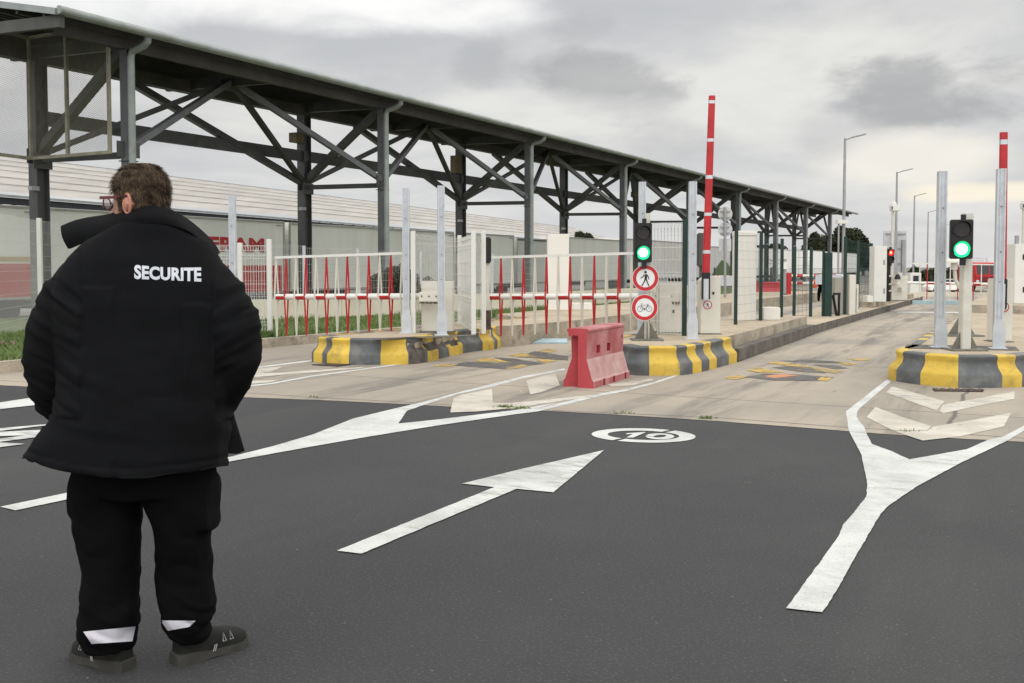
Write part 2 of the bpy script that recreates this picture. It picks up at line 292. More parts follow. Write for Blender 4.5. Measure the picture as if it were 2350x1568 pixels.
# ------------------------------------------------------------------ mesh helpers
ORG = {}
class MB:
    def __init__(s): s.v = []; s.f = []; s.mi = []
    def add(s, vs, fs, mi=0):
        b = len(s.v); s.v += [Vector(p) for p in vs]; s.f += [tuple(i + b for i in q) for q in fs]; s.mi += [mi] * len(fs); return s
    def box(s, c, d, rz=0.0, mi=0):
        m = Matrix.Rotation(rz, 3, 'Z'); c = Vector(c); h = Vector(d) / 2
        vs = [c + m @ Vector((h.x * a, h.y * b, h.z * e)) for a in (-1, 1) for b in (-1, 1) for e in (-1, 1)]
        return s.add(vs, [(0, 1, 3, 2), (4, 6, 7, 5), (0, 4, 5, 1), (2, 3, 7, 6), (0, 2, 6, 4), (1, 5, 7, 3)], mi)
    def bar(s, a, b, w, h=None, up=(0, 0, 1), mi=0, a2=None):
        a = Vector(a); b = Vector(b); h = h or w; d = (b - a).normalized(); u = Vector(up)
        if abs(d.dot(u)) > .98: u = Vector((LX, LY, 0)) if abs(d.z) > .9 else Vector((0, 0, 1))
        x = d.cross(u).normalized(); y = x.cross(d).normalized()
        vs = []
        for p in (a, b):
            for i, j in ((-1, -1), (1, -1), (1, 1), (-1, 1)): vs.append(p + x * (i * w / 2) + y * (j * h / 2))
        return s.add(vs, [(3, 2, 1, 0), (4, 5, 6, 7), (0, 1, 5, 4), (1, 2, 6, 5), (2, 3, 7, 6), (3, 0, 4, 7)], mi)
    def tube(s, pts, r, n=10, mi=0, cap=True):
        pts = [Vector(p) for p in pts]; rs = r if isinstance(r, (list, tuple)) else [r] * len(pts)
        vs = []; ref = None
        for i, p in enumerate(pts):
            d = (pts[min(i + 1, len(pts) - 1)] - pts[max(i - 1, 0)]).normalized()
            if ref is None: ref = Vector((0, 0, 1)) if abs(d.z) < .9 else Vector((1, 0, 0))
            x = (ref - d * ref.dot(d)).normalized(); y = d.cross(x); ref = x
            vs += [p + (x * math.cos(2 * math.pi * k / n) + y * math.sin(2 * math.pi * k / n)) * rs[i] for k in range(n)]
        fs = [(i * n + k, i * n + (k + 1) % n, (i + 1) * n + (k + 1) % n, (i + 1) * n + k) for i in range(len(pts) - 1) for k in range(n)]
        if cap: fs += [tuple(reversed(range(n))), tuple(range((len(pts) - 1) * n, len(pts) * n))]
        return s.add(vs, fs, mi)
    def loft(s, rings, mi=0, cap=True, closed=True):
        n = len(rings[0]); vs = [p for r in rings for p in r]
        fs = [(i * n + k, i * n + (k + 1) % n, (i + 1) * n + (k + 1) % n, (i + 1) * n + k) for i in range(len(rings) - 1) for k in range(n if closed else n - 1)]
        if cap: fs += [tuple(reversed(range(n))), tuple(range((len(rings) - 1) * n, len(rings) * n))]
        return s.add(vs, fs, mi)
    def prism(s, poly, vec, mi=0):
        n = len(poly); a = [Vector(p) for p in poly]; b = [p + Vector(vec) for p in a]
        return s.add(a + b, [tuple(reversed(range(n))), tuple(range(n, 2 * n))] + [(i, (i + 1) % n, n + (i + 1) % n, n + i) for i in range(n)], mi)
    def disc(s, c, nrm, r, n=40, th=0.003, mi=0, r0=None):
        c = Vector(c); nrm = Vector(nrm).normalized(); x = nrm.cross(Vector((0, 0, 1)))
        x = x.normalized() if x.length > .1 else Vector((1, 0, 0)); y = x.cross(nrm)
        ang = [2 * math.pi * k / n for k in range(n)]
        o = [c + (x * math.cos(a) + y * math.sin(a)) * r for a in ang]
        if r0 is None: return s.prism(o, nrm * th, mi)
        i_ = [c + (x * math.cos(a) + y * math.sin(a)) * r0 for a in ang]
        vs = o + i_ + [p + nrm * th for p in o] + [p + nrm * th for p in i_]
        fs = []
        for k in range(n):
            q = (k + 1) % n
            fs += [(2 * n + k, 2 * n + q, 3 * n + q, 3 * n + k), (k, n + k, n + q, q), (k, q, 2 * n + q, 2 * n + k), (n + k, 3 * n + k, 3 * n + q, n + q)]
        return s.add(vs, fs, mi)
    def build(s, name, m, parent=None, smooth=False, org=None, bevel=0.0):
        me = bpy.data.meshes.new(name)
        o_ = Vector(org) if org is not None else (ORG[parent.name] if parent is not None else Vector((0, 0, 0)))
        me.from_pydata([p - o_ for p in s.v], [], s.f); me.validate()
        for x in (m if isinstance(m, (list, tuple)) else [m]): me.materials.append(x)
        if len(me.polygons) == len(s.mi): me.polygons.foreach_set('material_index', s.mi)
        bm = bmesh.new(); bm.from_mesh(me); bmesh.ops.recalc_face_normals(bm, faces=bm.faces)
        if bevel: bmesh.ops.bevel(bm, geom=list(bm.edges), offset=bevel, segments=2, affect='EDGES', clamp_overlap=True)
        bm.to_mesh(me); bm.free()
        if smooth:
            for q in me.polygons: q.use_smooth = True
            try: me.set_sharp_from_angle(angle=R(38))
            except Exception: pass
        ob = bpy.data.objects.new(name, me); COL.objects.link(ob)
        if parent is not None: ob.parent = parent
        else: ob.location = o_
        ORG[ob.name] = o_
        return ob
def tag(o, label=None, cat=None, group=None, kind=None):
    if label: o['label'] = label
    if cat: o['category'] = cat
    if group: o['group'] = group
    if kind: o['kind'] = kind
    return o
def empty(name, loc, label, cat, group=None):
    o = bpy.data.objects.new(name, None); COL.objects.link(o); o.location = Vector(loc); o.empty_display_size = .2
    ORG[o.name] = Vector(loc); return tag(o, label, cat, group)
def struct(mb, name, m, label=None, smooth=False):
    return tag(mb.build(name, m, smooth=smooth), label, None, None, 'structure')
def copy_tree(o, parent=None):
    c = o.copy(); COL.objects.link(c)
    if parent is not None: c.parent = parent
    for ch in [x for x in COL.objects if x.parent == o]: copy_tree(ch, c)
    return c
def baked(o):                             # evaluate the modifiers into a plain mesh
    dg = bpy.context.evaluated_depsgraph_get(); dg.update()
    me = bpy.data.meshes.new_from_object(o.evaluated_get(dg)); o.modifiers.clear(); old = o.data; o.data = me
    return o
def text_mesh(s, size, off=0.0):
    c = bpy.data.curves.new('t', 'FONT'); c.body = s; c.size = size; c.space_character = 1.04; c.offset = off; c.resolution_u = 4; c.align_x = 'LEFT'
    o = bpy.data.objects.new('t', c); COL.objects.link(o); dg = bpy.context.evaluated_depsgraph_get(); dg.update()
    me = bpy.data.meshes.new_from_object(o.evaluated_get(dg)); vs = [v.co.copy() for v in me.vertices]; fs = [tuple(p.vertices) for p in me.polygons]
    bpy.data.objects.remove(o); bpy.data.curves.remove(c); return vs, fs
def crop(x0, y0, s):                      # measurements taken from an enlarged part of the photograph
    return lambda x, y: ((x0 + x * s) / 1.0894, (y0 + y * s) / 1.0894)
def tri_fill(pts):                        # triangulate a flat outline
    from mathutils.geometry import tessellate_polygon
    return tessellate_polygon([[Vector((p[0], p[1], 0)) for p in pts]])
# ------------------------------------------------------------------ ground, road, apron and painted markings
struct(MB().add([(-900, -60, -.03), (900, -60, -.03), (900, 1500, -.03), (-900, 1500, -.03)], [(0, 1, 2, 3)]), 'ground', M['terrain'])
edge_px = [(-900, 838), (-300, 868), (0, 885), (280, 899), (550, 912), (800, 922), (1010, 933), (1280, 945), (1450, 955), (1652, 968), (1939, 990), (2103, 1002.5), (2349, 1015), (2700, 1042), (3300, 1090)]
EDGE = [G(x, y) for x, y in edge_px]
joint_px = [(-900, 829), (-300, 858), (0, 874.5), (280, 890), (550, 901.5), (700, 912), (930, 924), (1040, 931), (1330, 946), (1652, 960), (1939, 982), (2144, 993.5), (2349, 1007), (2700, 1033), (3300, 1080)]
JOINT = [G(x, y) for x, y in joint_px]
def flat(poly, z):                        # flat outline -> triangles
    vs = [Vector((p[0], p[1], z)) for p in poly]; b = MB(); b.add(vs, [tuple(t) for t in tri_fill(vs)]); return b
def rough_edge(pts, step=.06, amp=.012):
    out = []
    for a, b in zip(pts[:-1], pts[1:]):
        n_ = max(1, int((b - a).length / step))
        for k in range(n_):
            p = a.lerp(b, k / n_); out.append(p + Vector((0, 1, 0)) * (noise.noise(p * 9) * amp + noise.noise(p * 2.3) * amp))
    return out + [pts[-1]]
b = MB(); b.add([(-40, -40, 0), (60, -40, 0), (60, 26, 0), (-40, 26, 0)], [(0, 1, 2, 3)])
struct(b, 'road', ASPH)
er = rough_edge(EDGE)
b = MB(); vs = []
for p in er: vs += [Vector((p.x, p.y, .004)), Vector((p.x + 40 * LX * 2.2, p.y + 40 * LY * 2.2, .004))]
b.add(vs, [(2 * i, 2 * i + 2, 2 * i + 3, 2 * i + 1) for i in range(len(er) - 1)])
struct(b, 'concrete_apron', CONC)
b = MB()
for i, (p, q) in enumerate(zip(JOINT[:-1], JOINT[1:])):
    d = (q - p).normalized(); nn = Vector((-d.y, d.x, 0)) * .011; up = Vector((0, 0, .0052))
    b.add([p - nn + up, q - nn + up, q + nn + up, p + nn + up], [(0, 1, 2, 3)])
struct(b, 'apron_joint', M['kerbdark'])
MK = [0]
def mark(name, polys, m, label=None):
    b = MB()
    for poly in polys:
        MK[0] += 1; z = .006 + MK[0] * .00012
        pts = []; pp = [G(x, y) for x, y in poly]
        for a, c in zip(pp, pp[1:] + pp[:1]):
            n_ = max(1, int((c - a).length / .045)); nn = Vector((-(c - a).y, (c - a).x, 0)); nn = nn.normalized() if nn.length else nn
            pts += [a.lerp(c, k / n_) + nn * ((noise.noise(a.lerp(c, k / n_) * 23) * .55 + noise.noise(a.lerp(c, k / n_) * 7) * .45) * .007) for k in range(n_)]
        vs = [Vector((p.x, p.y, z)) for p in pts]; b.add(vs, [tuple(t) for t in tri_fill(vs)])
    return struct(b, name, m)
def seq(c, pts): return [c(x, y) for x, y in pts]
c1 = crop(500, 880, .42553); c2 = crop(1040, 860, .34894); c3 = crop(1440, 1040, .14468); c4 = crop(800, 1100, .3234)
c5 = crop(0, 860, .2934); c6 = crop(600, 560, .2551); c7 = crop(1800, 900, .4465); c8 = crop(1960, 700, .28694)
# lane divider with a filled gore that splits round the red barrier
mark('lane_marking', [
    seq(c1, [(135, 656), (140, 630), (420, 560), (660, 490), (900, 395), (1160, 332), (1320, 295), (1480, 250), (1700, 195), (1900, 145), (2140, 100), (2147, 108), (1900, 158), (1700, 212), (1510, 252), (1330, 310), (1215, 350), (1165, 425), (1400, 400), (1850, 345), (2100, 300)]
        ) + seq(c2, [(870, 468), (1280, 366), (1500, 328), (1700, 278), (1895, 213), (1905, 222), (1720, 285), (1510, 340), (1290, 384), (880, 487)]) + seq(c1, [(1850, 370), (1400, 435), (1000, 500), (600, 570), (300, 625)]),
    [c5(0, 1396), c5(610, 1268), c1(134, 631), c1(134, 655.5), c5(610, 1324), c5(135, 1426)],
    seq(c6, [(-600, 1480), (120, 1411), (700, 1335), (790, 1341), (130, 1423), (-600, 1498)]),
    seq(c6, [(-500, 1640), (280, 1567), (700, 1491), (1100, 1438), (1560, 1372), (1568, 1384), (1110, 1448), (700, 1503), (330, 1572), (-500, 1670)]),
    seq(c8, [(960, 279), (1650, 281), (1655, 291), (990, 287)]),
], PAINT)
mark('arrow_marking', [seq(c4, [(130, 865), (1350, 372), (1098, 345), (1520, 240), (2195, 85), (1805, 412), (1520, 385), (320, 888)])], PAINT)
mark('gore_marking', [seq(c7, [(370, 1398), (575, 1421), (660, 1290), (740, 1140), (830, 985), (900, 868), (940, 825), (1100, 715), (1350, 580), (1520, 500), (1620, 450), (1760, 365), (1860, 260), (1790, 270), (1700, 372), (1590, 432), (1500, 453), (1380, 505), (1060, 562), (960, 515), (850, 475), (825, 425), (805, 375), (778, 345), (765, 318), (772, 285), (960, 122), (935, 112), (705, 292), (720, 400), (790, 530), (825, 690), (820, 770), (750, 860), (690, 930), (665, 990), (560, 1140)])], PAINT)
mark('chevron_marking', [
    seq(c7, [(930, 185), (965, 152), (1110, 193), (1258, 235), (1212, 287), (1040, 226)]), seq(c7, [(1230, 292), (1245, 255), (1650, 180), (1648, 223), (1440, 262), (1252, 303)]),
    seq(c7, [(820, 325), (870, 268), (1025, 325), (1185, 375), (1160, 398), (965, 398)]), seq(c7, [(1195, 377), (1420, 340), (1630, 300), (1590, 377), (1350, 432), (1135, 456), (1040, 425), (970, 400), (1165, 400)]),
], CREAM)
mark('old_chevron_marking', [
    seq(c2, [(270, 392), (340, 365), (545, 325), (550, 425), (700, 428), (640, 470), (420, 490), (245, 496)]), seq(c2, [(790, 268), (900, 238), (1000, 216), (1015, 260), (1032, 300), (900, 350), (820, 367)]),
    seq(c2, [(700, 425), (905, 408), (1278, 368), (1270, 380), (1000, 420), (720, 462), (660, 470)]), seq(c2, [(1370, 292), (1700, 254), (1700, 262), (1560, 300), (1400, 312)]),
    seq(c6, [(60, 1460), (330, 1466), (700, 1440), (1240, 1406), (1180, 1420), (700, 1462), (100, 1510), (-300, 1540)]), seq(c6, [(-200, 1560), (60, 1547), (390, 1533), (290, 1560), (-200, 1600)]),
    seq(c6, [(-100, 1425), (130, 1425), (430, 1402), (300, 1455), (20, 1480)]),
], CREAM)
mark('left_lane_marking', [seq(c5, [(-200, 530), (0, 505), (305, 458), (380, 518), (0, 562), (-200, 585)]), seq(c5, [(-200, 742), (0, 726), (405, 690), (405, 700), (0, 749), (-200, 770)]),
    seq(c5, [(-200, 765), (0, 757), (390, 738), (340, 798), (0, 842), (-200, 860), (-200, 826), (0, 815), (220, 787), (0, 793), (-200, 800)]), seq(c5, [(-200, 835), (0, 848), (212, 860), (0, 889), (-200, 905)])], PAINT)
# speed roundel painted on the asphalt
def ell(cx, cy, rx, ry, sk, n=48): return [(cx + rx * math.cos(a), cy + ry * math.sin(a) + sk * math.cos(a)) for a in [2 * math.pi * k / n for k in range(n)]]
O_, I_ = ell(1168, 347, 899, 122, 23), ell(1165, 345, 620, 80, 18)
ringp = []
for k in range(48):
    q = (k + 1) % 48; mx_ = (O_[k][0] + O_[q][0]) / 2
    ringp.append([O_[k], O_[q], I_[q], I_[k]])
b = MB()
for k in range(48):
    if k in (16, 40): continue
    vs = [G(*c3(*p)) for p in ringp[k]]; b.add([Vector((p.x, p.y, .005)) for p in vs], [(0, 1, 2, 3)])
for poly in ([(860, 327), (880, 308), (1040, 298), (1190, 287), (1198, 296), (985, 385), (868, 382), (985, 322)],):
    vs = [G(*c3(*p)) for p in poly]; vs = [Vector((p.x, p.y, .005)) for p in vs]; b.add(vs, [tuple(t) for t in tri_fill(vs)])
O2, I2 = ell(1450, 362, 248, 52, 3, 36), ell(1450, 360, 112, 22, -8, 36)
for k in range(36):
    if k in (18,): continue
    q = (k + 1) % 36; vs = [G(*c3(*p)) for p in (O2[k], O2[q], I2[q], I2[k])]; b.add([Vector((p.x, p.y, .005)) for p in vs], [(0, 1, 2, 3)])
struct(b, 'speed_roundel_marking', PAINT)
# worn hatching in front of the two gates
mark('worn_hatching_dark', [
    seq(c2, [(270, 158), (350, 130), (470, 135), (690, 140), (560, 100), (700, 108), (900, 140), (930, 146), (800, 158), (640, 185)]), seq(c2, [(720, 97), (850, 55), (1090, 92), (1090, 122), (900, 108)]),
    seq(c7, [(130, 100), (250, 80), (420, 84), (640, 100), (545, 122), (300, 118)]), seq(c7, [(290, 45), (420, 35), (600, 62), (590, 78), (420, 66)]), seq(c7, [(330, 8), (480, 2), (640, 10), (740, 22), (560, 20)]), seq(c7, [(520, 32), (640, 30), (720, 50), (640, 54)]),
], BLKG)
mark('worn_hatching_yellow', [
    seq(c2, [(120, 166), (180, 150), (300, 148), (262, 166)]), seq(c2, [(400, 130), (510, 100), (690, 138)]), seq(c2, [(640, 90), (760, 68), (890, 104), (720, 95)]), seq(c2, [(640, 181), (760, 151), (802, 160), (730, 184)]),
    seq(c2, [(850, 110), (1012, 120), (930, 142)]), seq(c2, [(870, 55), (950, 37), (1012, 55), (940, 68)]),
    seq(c7, [(25, 100), (100, 88), (150, 98), (100, 112), (40, 112)]), seq(c7, [(150, 62), (200, 45), (360, 72), (250, 80)]), seq(c7, [(265, 22), (300, 10), (520, 40), (470, 48)]), seq(c7, [(540, 118), (570, 98), (628, 104), (600, 124)]),
    seq(c7, [(520, 42), (700, 66), (640, 80), (520, 60)]), seq(c7, [(640, 12), (770, 24), (720, 36)]), seq(c7, [(700, -6), (840, -2), (830, 8), (760, 8)]),
], YELG)
mark('orange_scrape', [seq(c7, [(245, 94), (350, 83), (442, 92), (300, 106)])], mat('orange_spill', (.52, .22, .10), .8, .25, 9, dirt=.6, dcol=(.3, .2, .13), dscale=12))
for poly, lb in ((seq(c7, [(1188, 166), (1480, 170), (1472, 183), (1200, 179)]), 'slotted brown drain grate below the right yellow and grey kerb'), (seq(c6, [(700, 1389), (870, 1376), (1090, 1384), (960, 1403)]), 'slotted brown drain grate below the left yellow and grey kerb')):
    p = [G(x, y) for x, y in poly]; b = MB(); n_ = 7
    b.prism([q + Vector((0, 0, .006)) for q in p], (0, 0, .004), 1)
    for i in range(n_):
        f0, f1 = (i + .1) / n_, (i + .75) / n_
        b.prism([p[0].lerp(p[1], f0) + Vector((0, 0, .0105)), p[0].lerp(p[1], f1) + Vector((0, 0, .0105)), p[3].lerp(p[2], f1) + Vector((0, 0, .0105)), p[3].lerp(p[2], f0) + Vector((0, 0, .0105))], (0, 0, .008), 0)
    tag(b.build('drain_grate', [M['rust'], M['black']], org=p[0]), lb, 'drain grate', 'drain grates at the island noses')
# grass tufts in the apron joint
def blades(mb, p, n, h, spread, wd=.008):
    for _ in range(n):
        a = random.uniform(0, 6.28); q = p + Vector((random.gauss(0, spread), random.gauss(0, spread * .5), 0)); hh = h * random.uniform(.4, 1.1)
        d = Vector((math.cos(a), math.sin(a), 0)); l = Vector((random.gauss(0, .4), random.gauss(0, .4), 1)) * hh
        mb.add([q - d * wd, q + d * wd, q + l * .6 + d * wd * .7, q + l], [(0, 1, 2, 3)])
b = MB()
for x, y, n_ in ((1158, 1010 - 75, 70), (1196, 938, 40), (1620, 961, 45), (1430, 949, 14), (2090, 991, 12), (720, 912, 10)): blades(b, G(x, y, .004), n_, .035, .05)
tag(b.build('grass_tufts', M['blade']), 'small green grass tufts growing in the joint between asphalt and concrete', 'grass', None, 'stuff')

# ------------------------------------------------------------------ traffic islands
PROF = [(0, 0), (0, .145), (.012, .172), (.045, .205), (.08, .245), (.098, .29), (.100, .325), (.088, .35), (.09, .378), (.108, .394), (.14, .398), (.24, .398)]
def catmull(pts, n=8):
    out = []
    for i in range(len(pts) - 1):
        p0, p1, p2, p3 = pts[max(i - 1, 0)], pts[i], pts[i + 1], pts[min(i + 2, len(pts) - 1)]
        for k in range(n):
            t = k / n
            out.append(.5 * ((2 * p1) + (p2 - p0) * t + (2 * p0 - 5 * p1 + 4 * p2 - p3) * t * t + (3 * p1 - p0 - 3 * p2 + p3) * t ** 3))
    return out + [pts[-1]]
def island(label, pts, bounds, slabs, scorch=None, ledges=()):
    """pts: base line of the painted kerb, left side first; bounds: (measured x, colour) steps"""
    path = catmull([Vector((p[0], p[1], 0)) for p in pts], 14)
    root = empty('traffic_island', path[len(path) // 2], label, 'traffic island', 'painted kerb islands between the lanes')
    n_ = len(path); prof = []
    for i, p in enumerate(path):
        d = (path[min(i + 1, n_ - 1)] - path[max(i - 1, 0)]).normalized(); inn = Vector((-d.y, d.x, 0))
        row = []
        for j, (o, z) in enumerate(PROF):
            jit = noise.noise(Vector((p.x * 3, p.y * 3, z * 5))) * .006 if 0 < j < 10 else 0
            if scorch and scorch[0] < proj_x(p) < scorch[1] and 1 <= j <= 6: jit -= .05 * max(0, noise.noise(Vector((p.x * 5, p.y * 5, z * 8))) + .25) ; row.append(p + inn * (o - jit) + Vector((0, 0, z - abs(jit) * .5))); continue
            row.append(p + inn * (o + jit) + Vector((0, 0, z)))
        prof.append(row)
    b = MB(); k = len(PROF)
    acc = 0.0; vs = [q for r in prof for q in r]; fs = []; mi = []
    for i in range(n_ - 1):
        mid = (path[i] + path[i + 1]) / 2; px = proj_x(mid); acc += (path[i + 1] - path[i]).length
        if bounds[0][0] <= px <= bounds[-1][0] and i > n_ * .12:
            c = [cc for xx, cc in bounds if xx <= px][-1]
        else: c = int(acc / .42) % 2
        for j in range(k - 1):
            cc = c
            if scorch and scorch[0] < px < scorch[1] and 2 <= j <= 4 and noise.noise(mid * 4 + Vector((0, 0, j * .7))) > -.25: cc = 2
            if scorch and scorch[0] < px < scorch[0] + (scorch[1] - scorch[0]) * .3 and j < 5: cc = 2
            fs.append((i * k + j, (i + 1) * k + j, (i + 1) * k + j + 1, i * k + j + 1)); mi.append(cc)
    b.v = [Vector(q) for q in vs]; b.f = fs; b.mi = mi
    b.build('painted_kerb', [M['kgrey'], M['kyel'], M['scorch']], root, smooth=True)
    inner = [r[9] + Vector((0, 0, -.006)) for r in prof]
    for j, (poly, z, nose) in enumerate(slabs):
        pl = [Vector((q.x, q.y, z)) for q in (inner if nose else [])] + [Vector((q[0], q[1], z)) for q in poly]
        b = MB(); n2 = len(pl)
        top = list(tri_fill(pl)); vs = pl + [Vector((q.x, q.y, -.02)) for q in pl]
        b.add(vs, [tuple(t) for t in top]); b.f += [(i, (i + 1) % n2, n2 + (i + 1) % n2, n2 + i) for i in range(n2)]; b.mi += [1] * n2
        b.build('slab', [M['slab'], M['kerbdark'] if z < .25 else M['kerb']], root)
    for (p0, p1, z, wd) in ledges:
        b = MB(); b.prism([p0, p1, p1 + Vector((-LY, LX, 0)) * wd, p0 + Vector((-LY, LX, 0)) * wd], (0, 0, z)); b.build('kerb_ledge', M['kerbdark'], root, bevel=.012)
    return root
def proj_x(p):
    c, s = math.cos(TH), math.sin(TH); d = p[1] * c + EYE * s
    return CX + F * p[0] / d
IZ = .392                                  # level of the island tops
A_pts = [W(19.5, -10.0), W(16, -9.98), G(738, 826), G(744, 834), G(775, 837.5), G(830, 838), G(890, 838), G(940, 837), G(975, 833), G(1010, 824), G(1062, 812), G(1100, 806), G(1134, 802.5), G(1150, 797)]
island('long island on the left with yellow and grey kerb scraped bare at its middle', A_pts, [(738, 0), (750, 1), (799, 0), (875, 1), (937, 0), (982, 1), (1006, 0), (1034, 1), (1062, 0), (1109, 1), (1134, 0)],
       [([W(16.6, -8.72), W(18.5, -8.4), W(46, -8.25), W(46, -11.1), W(20.5, -11.1), W(19.5, -9.9)], IZ, True)], scorch=(940, 1064))
B_pts = [W(18, -5.95), W(15, -5.93), W(13.7, -5.75), G(1420, 856), G(1440, 861), G(1490, 863), G(1560, 862), G(1592, 858), G(1628, 850), G(1660, 841), G(1691, 832.5)]
bp = B_pts[-1]; s0, t0 = st(bp)
island('middle island with signs and yellow and grey kerb behind the red barrier', B_pts, [(1425, 0), (1489, 1), (1560, 0), (1589, 1), (1611, 0), (1627, 1), (1644, 0), (1672, 1), (1690, 0)],
       [([W(s0 + .05, t0 - .20), W(22.9, -4.5), W(22.9, -5.9), W(18, -5.9)], IZ, True), ([W(22.9, -4.32), W(47, -4.32), W(47, -5.9), W(22.9, -5.9)], .2, False), ([W(33.5, -4.5), W(45, -4.5), W(45, -5.8), W(33.5, -5.8)], .37, False)],
       ledges=[(W(s0 + .06, t0 + .01), W(22.85, -4.3), .21, .2)])
C_pts = [W(22, -1.72), W(18, -1.68), W(15.2, -1.66), G(2040, 866), G(2046, 873), G(2075, 879), G(2112, 884), G(2160, 888), G(2202, 891), G(2260, 891.5), G(2300, 890.5), G(2345, 889), G(2372, 884), W(14.9, .42), W(18, .5)]
island('right island carrying a green light with freshly painted yellow and grey kerb', C_pts, [(2036, 1), (2057, 0), (2112, 1), (2200, 0), (2299, 1), (2345, 0), (2400, 1)],
       [([W(18, .42), W(22, .42), W(22, -1.6)], IZ, True), ([W(22, -1.72), W(22, 1.5), W(31, 1.5), W(31, -1.72)], .2, False), ([W(31, -1.72), W(31, 1.5), W(46, 1.5), W(46, -1.72)], .42, False)])
b = MB(); b.prism([G(2080, 791, IZ + .002), G(2330, 796, IZ + .002), G(2340, 805, IZ + .002), G(2076, 800, IZ + .002)], (0, 0, .004)); struct(b, 'island_gap', M['kerbdark'])  # flat dark strip, painting the shade of a recess onto the slab top
b = MB(); b.prism([G(860, 777, IZ + .002), G(1092, 768, IZ + .002), G(1092, 770.5, IZ + .002), G(860, 780.5, IZ + .002)], (0, 0, .004)); struct(b, 'island_gap', M['kerbdark'])

# verge on the left with kerb, grass and cream wall
K = [G(-700, 910), G(0, 859), G(300, 829), G(602, 799), G(750, 786), W(26, -11.9), W(40, -11.8), W(60, -11.8)]
tk = MB()
for p, q in zip(K[:-1], K[1:]):
    d = (q - p).normalized(); nn = Vector((-d.y, d.x, 0)) * .16; up = Vector((0, 0, .17)); p_, q_ = p, q
    tk.prism([p_, q_, q_ + nn, p_ + nn], up)
struct(tk, 'verge_kerb', M['kerb'])
vb = MB(); poly = [Vector((p.x, p.y, .15)) + Vector((-LY, LX, 0)) * .1 for p in K]; far = [Vector((p.x - 9, p.y + 9, .15)) for p in reversed(K)]
pl = poly + far; vb.add(pl, [tuple(t) for t in tri_fill(pl)]); struct(vb, 'verge', M['grass'])
WALLP = [Vector((-8.2, 24.2, 0)), Vector((-4.64, 27, 0)), Vector((2.8, 35.2, 0)), Vector((9, 47, 0))]
gb = MB()
for i in range(26000):
    k = random.choice([0, 1, 2, 2, 3, 3, 4, 5]); f = random.random(); p = K[k].lerp(K[k + 1], f)
    dd = min((p - a.lerp(c, u / 10)).length for a, c in zip(WALLP[:-1], WALLP[1:]) for u in range(11))
    p = p + Vector((-LY, LX, 0)) * random.uniform(.2, min(max(dd - .3, .3), 6.0)); p.z = .15
    if k == 0 and random.random() < .5: continue
    tall = 1.8 if noise.noise(p * .8) > .25 else 1.0
    blades(gb, p, 3, .085 * tall, .07, .011)
for i in range(16):
    p = G(random.uniform(-20, 35), random.uniform(806, 818), .2); p.z = .32 + random.uniform(0, .1)
    gb.add([p + Vector((-.014, 0, 0)), p + Vector((.014, 0, 0)), p + Vector((0, 0, .02))], [(0, 1, 2)], 1)
tag(gb.build('verge_grass', [M['blade'], mat('pink_flowers', (.45, .2, .28), .8)]), 'unmown green grass with a few pink flowers on the verge below the cream wall', 'grass', None, 'stuff')
b = MB()
for p, q in zip(WALLP[:-1], WALLP[1:]):
    b.bar(p + Vector((0, 0, .33)), q + Vector((0, 0, .33)), .2, .66, (0, 0, 1))
tag(b.build('boundary_wall', M['wall'], org=WALLP[0]), 'low cream rendered wall behind the grass and the striped gates', 'wall')

# ------------------------------------------------------------------ wire fences
def panel(mb, p, q, z0, z1, sp=.05, r=.0022, hs=(.0, .2, .4, .6, .8, 1.0), fold=(.5,)):
    """welded mesh panel with folded ridges"""
    p = Vector((p[0], p[1], 0)); q = Vector((q[0], q[1], 0)); L_ = (q - p).length; d = (q - p).normalized(); nn = Vector((-d.y, d.x, 0))
    n_ = max(2, int(L_ / sp))
    for i in range(n_ + 1):
        a = p + d * (L_ * i / n_); zs = [z0]; 
        for f in fold: zs += [z0 + (z1 - z0) * f - .05, z0 + (z1 - z0) * f, z0 + (z1 - z0) * f + .05]
        zs.append(z1); pts = []
        for j, z in enumerate(zs): pts.append(a + Vector((0, 0, z)) + (nn * .03 if j % 3 == 2 else Vector((0, 0, 0))))
        for u, v in zip(pts[:-1], pts[1:]): mb.bar(u, v, 2 * r)
    for f in hs:
        z = z0 + (z1 - z0) * f; mb.bar(p + Vector((0, 0, z)) + nn * .005, q + Vector((0, 0, z)) + nn * .005, 2.6 * r)
    for f in fold:
        z = z0 + (z1 - z0) * f
        for e in (-.05, .05): mb.bar(p + Vector((0, 0, z + e)) + nn * .005, q + Vector((0, 0, z + e)) + nn * .005, 2.6 * r)
def fence(label, posts, z0, z1, wm, pm, group=None, sp=.05, r=.0022, pw=.06, nrows=7, fold=(.5,), zs=None, skip=(), name='mesh_fence', extra=.06):
    root = empty(name, (posts[0][0], posts[0][1], z0), label, 'fence', group)
    for i, p in enumerate(posts):
        zz0, zz1 = zs[i] if zs else (z0, z1)
        MB().box((p[0], p[1], (zz0 + zz1 + extra) / 2), (pw, pw, zz1 - zz0 + extra), math.atan2(LX, LY) * 0).build('post', pm, root, bevel=.004)
    for i in range(len(posts) - 1):
        if i in skip: continue
        b = MB(); a = zs[i] if zs else (z0, z1)
        panel(b, posts[i], posts[i + 1], a[0] + .03, a[1], sp, r, [k / nrows for k in range(nrows + 1)], fold)
        b.build('mesh_panel', wm, root)
    return root
WIRE = mat('white_wire', (0.62, 0.62, 0.58), .5, .05, 5)
fence('tall white wire fence in front of the red striped trailer', [at(-230, 612, 13.5), at(-60, 612, 17.2), at(92, 612, 22.0), Vector((-10.4, 25.0, 0)), Vector((-9.6, 27.4, 0))], .15, 2.5, WIRE, M['white'], None, .055, .0014, .09, 9, fold=(.55,))
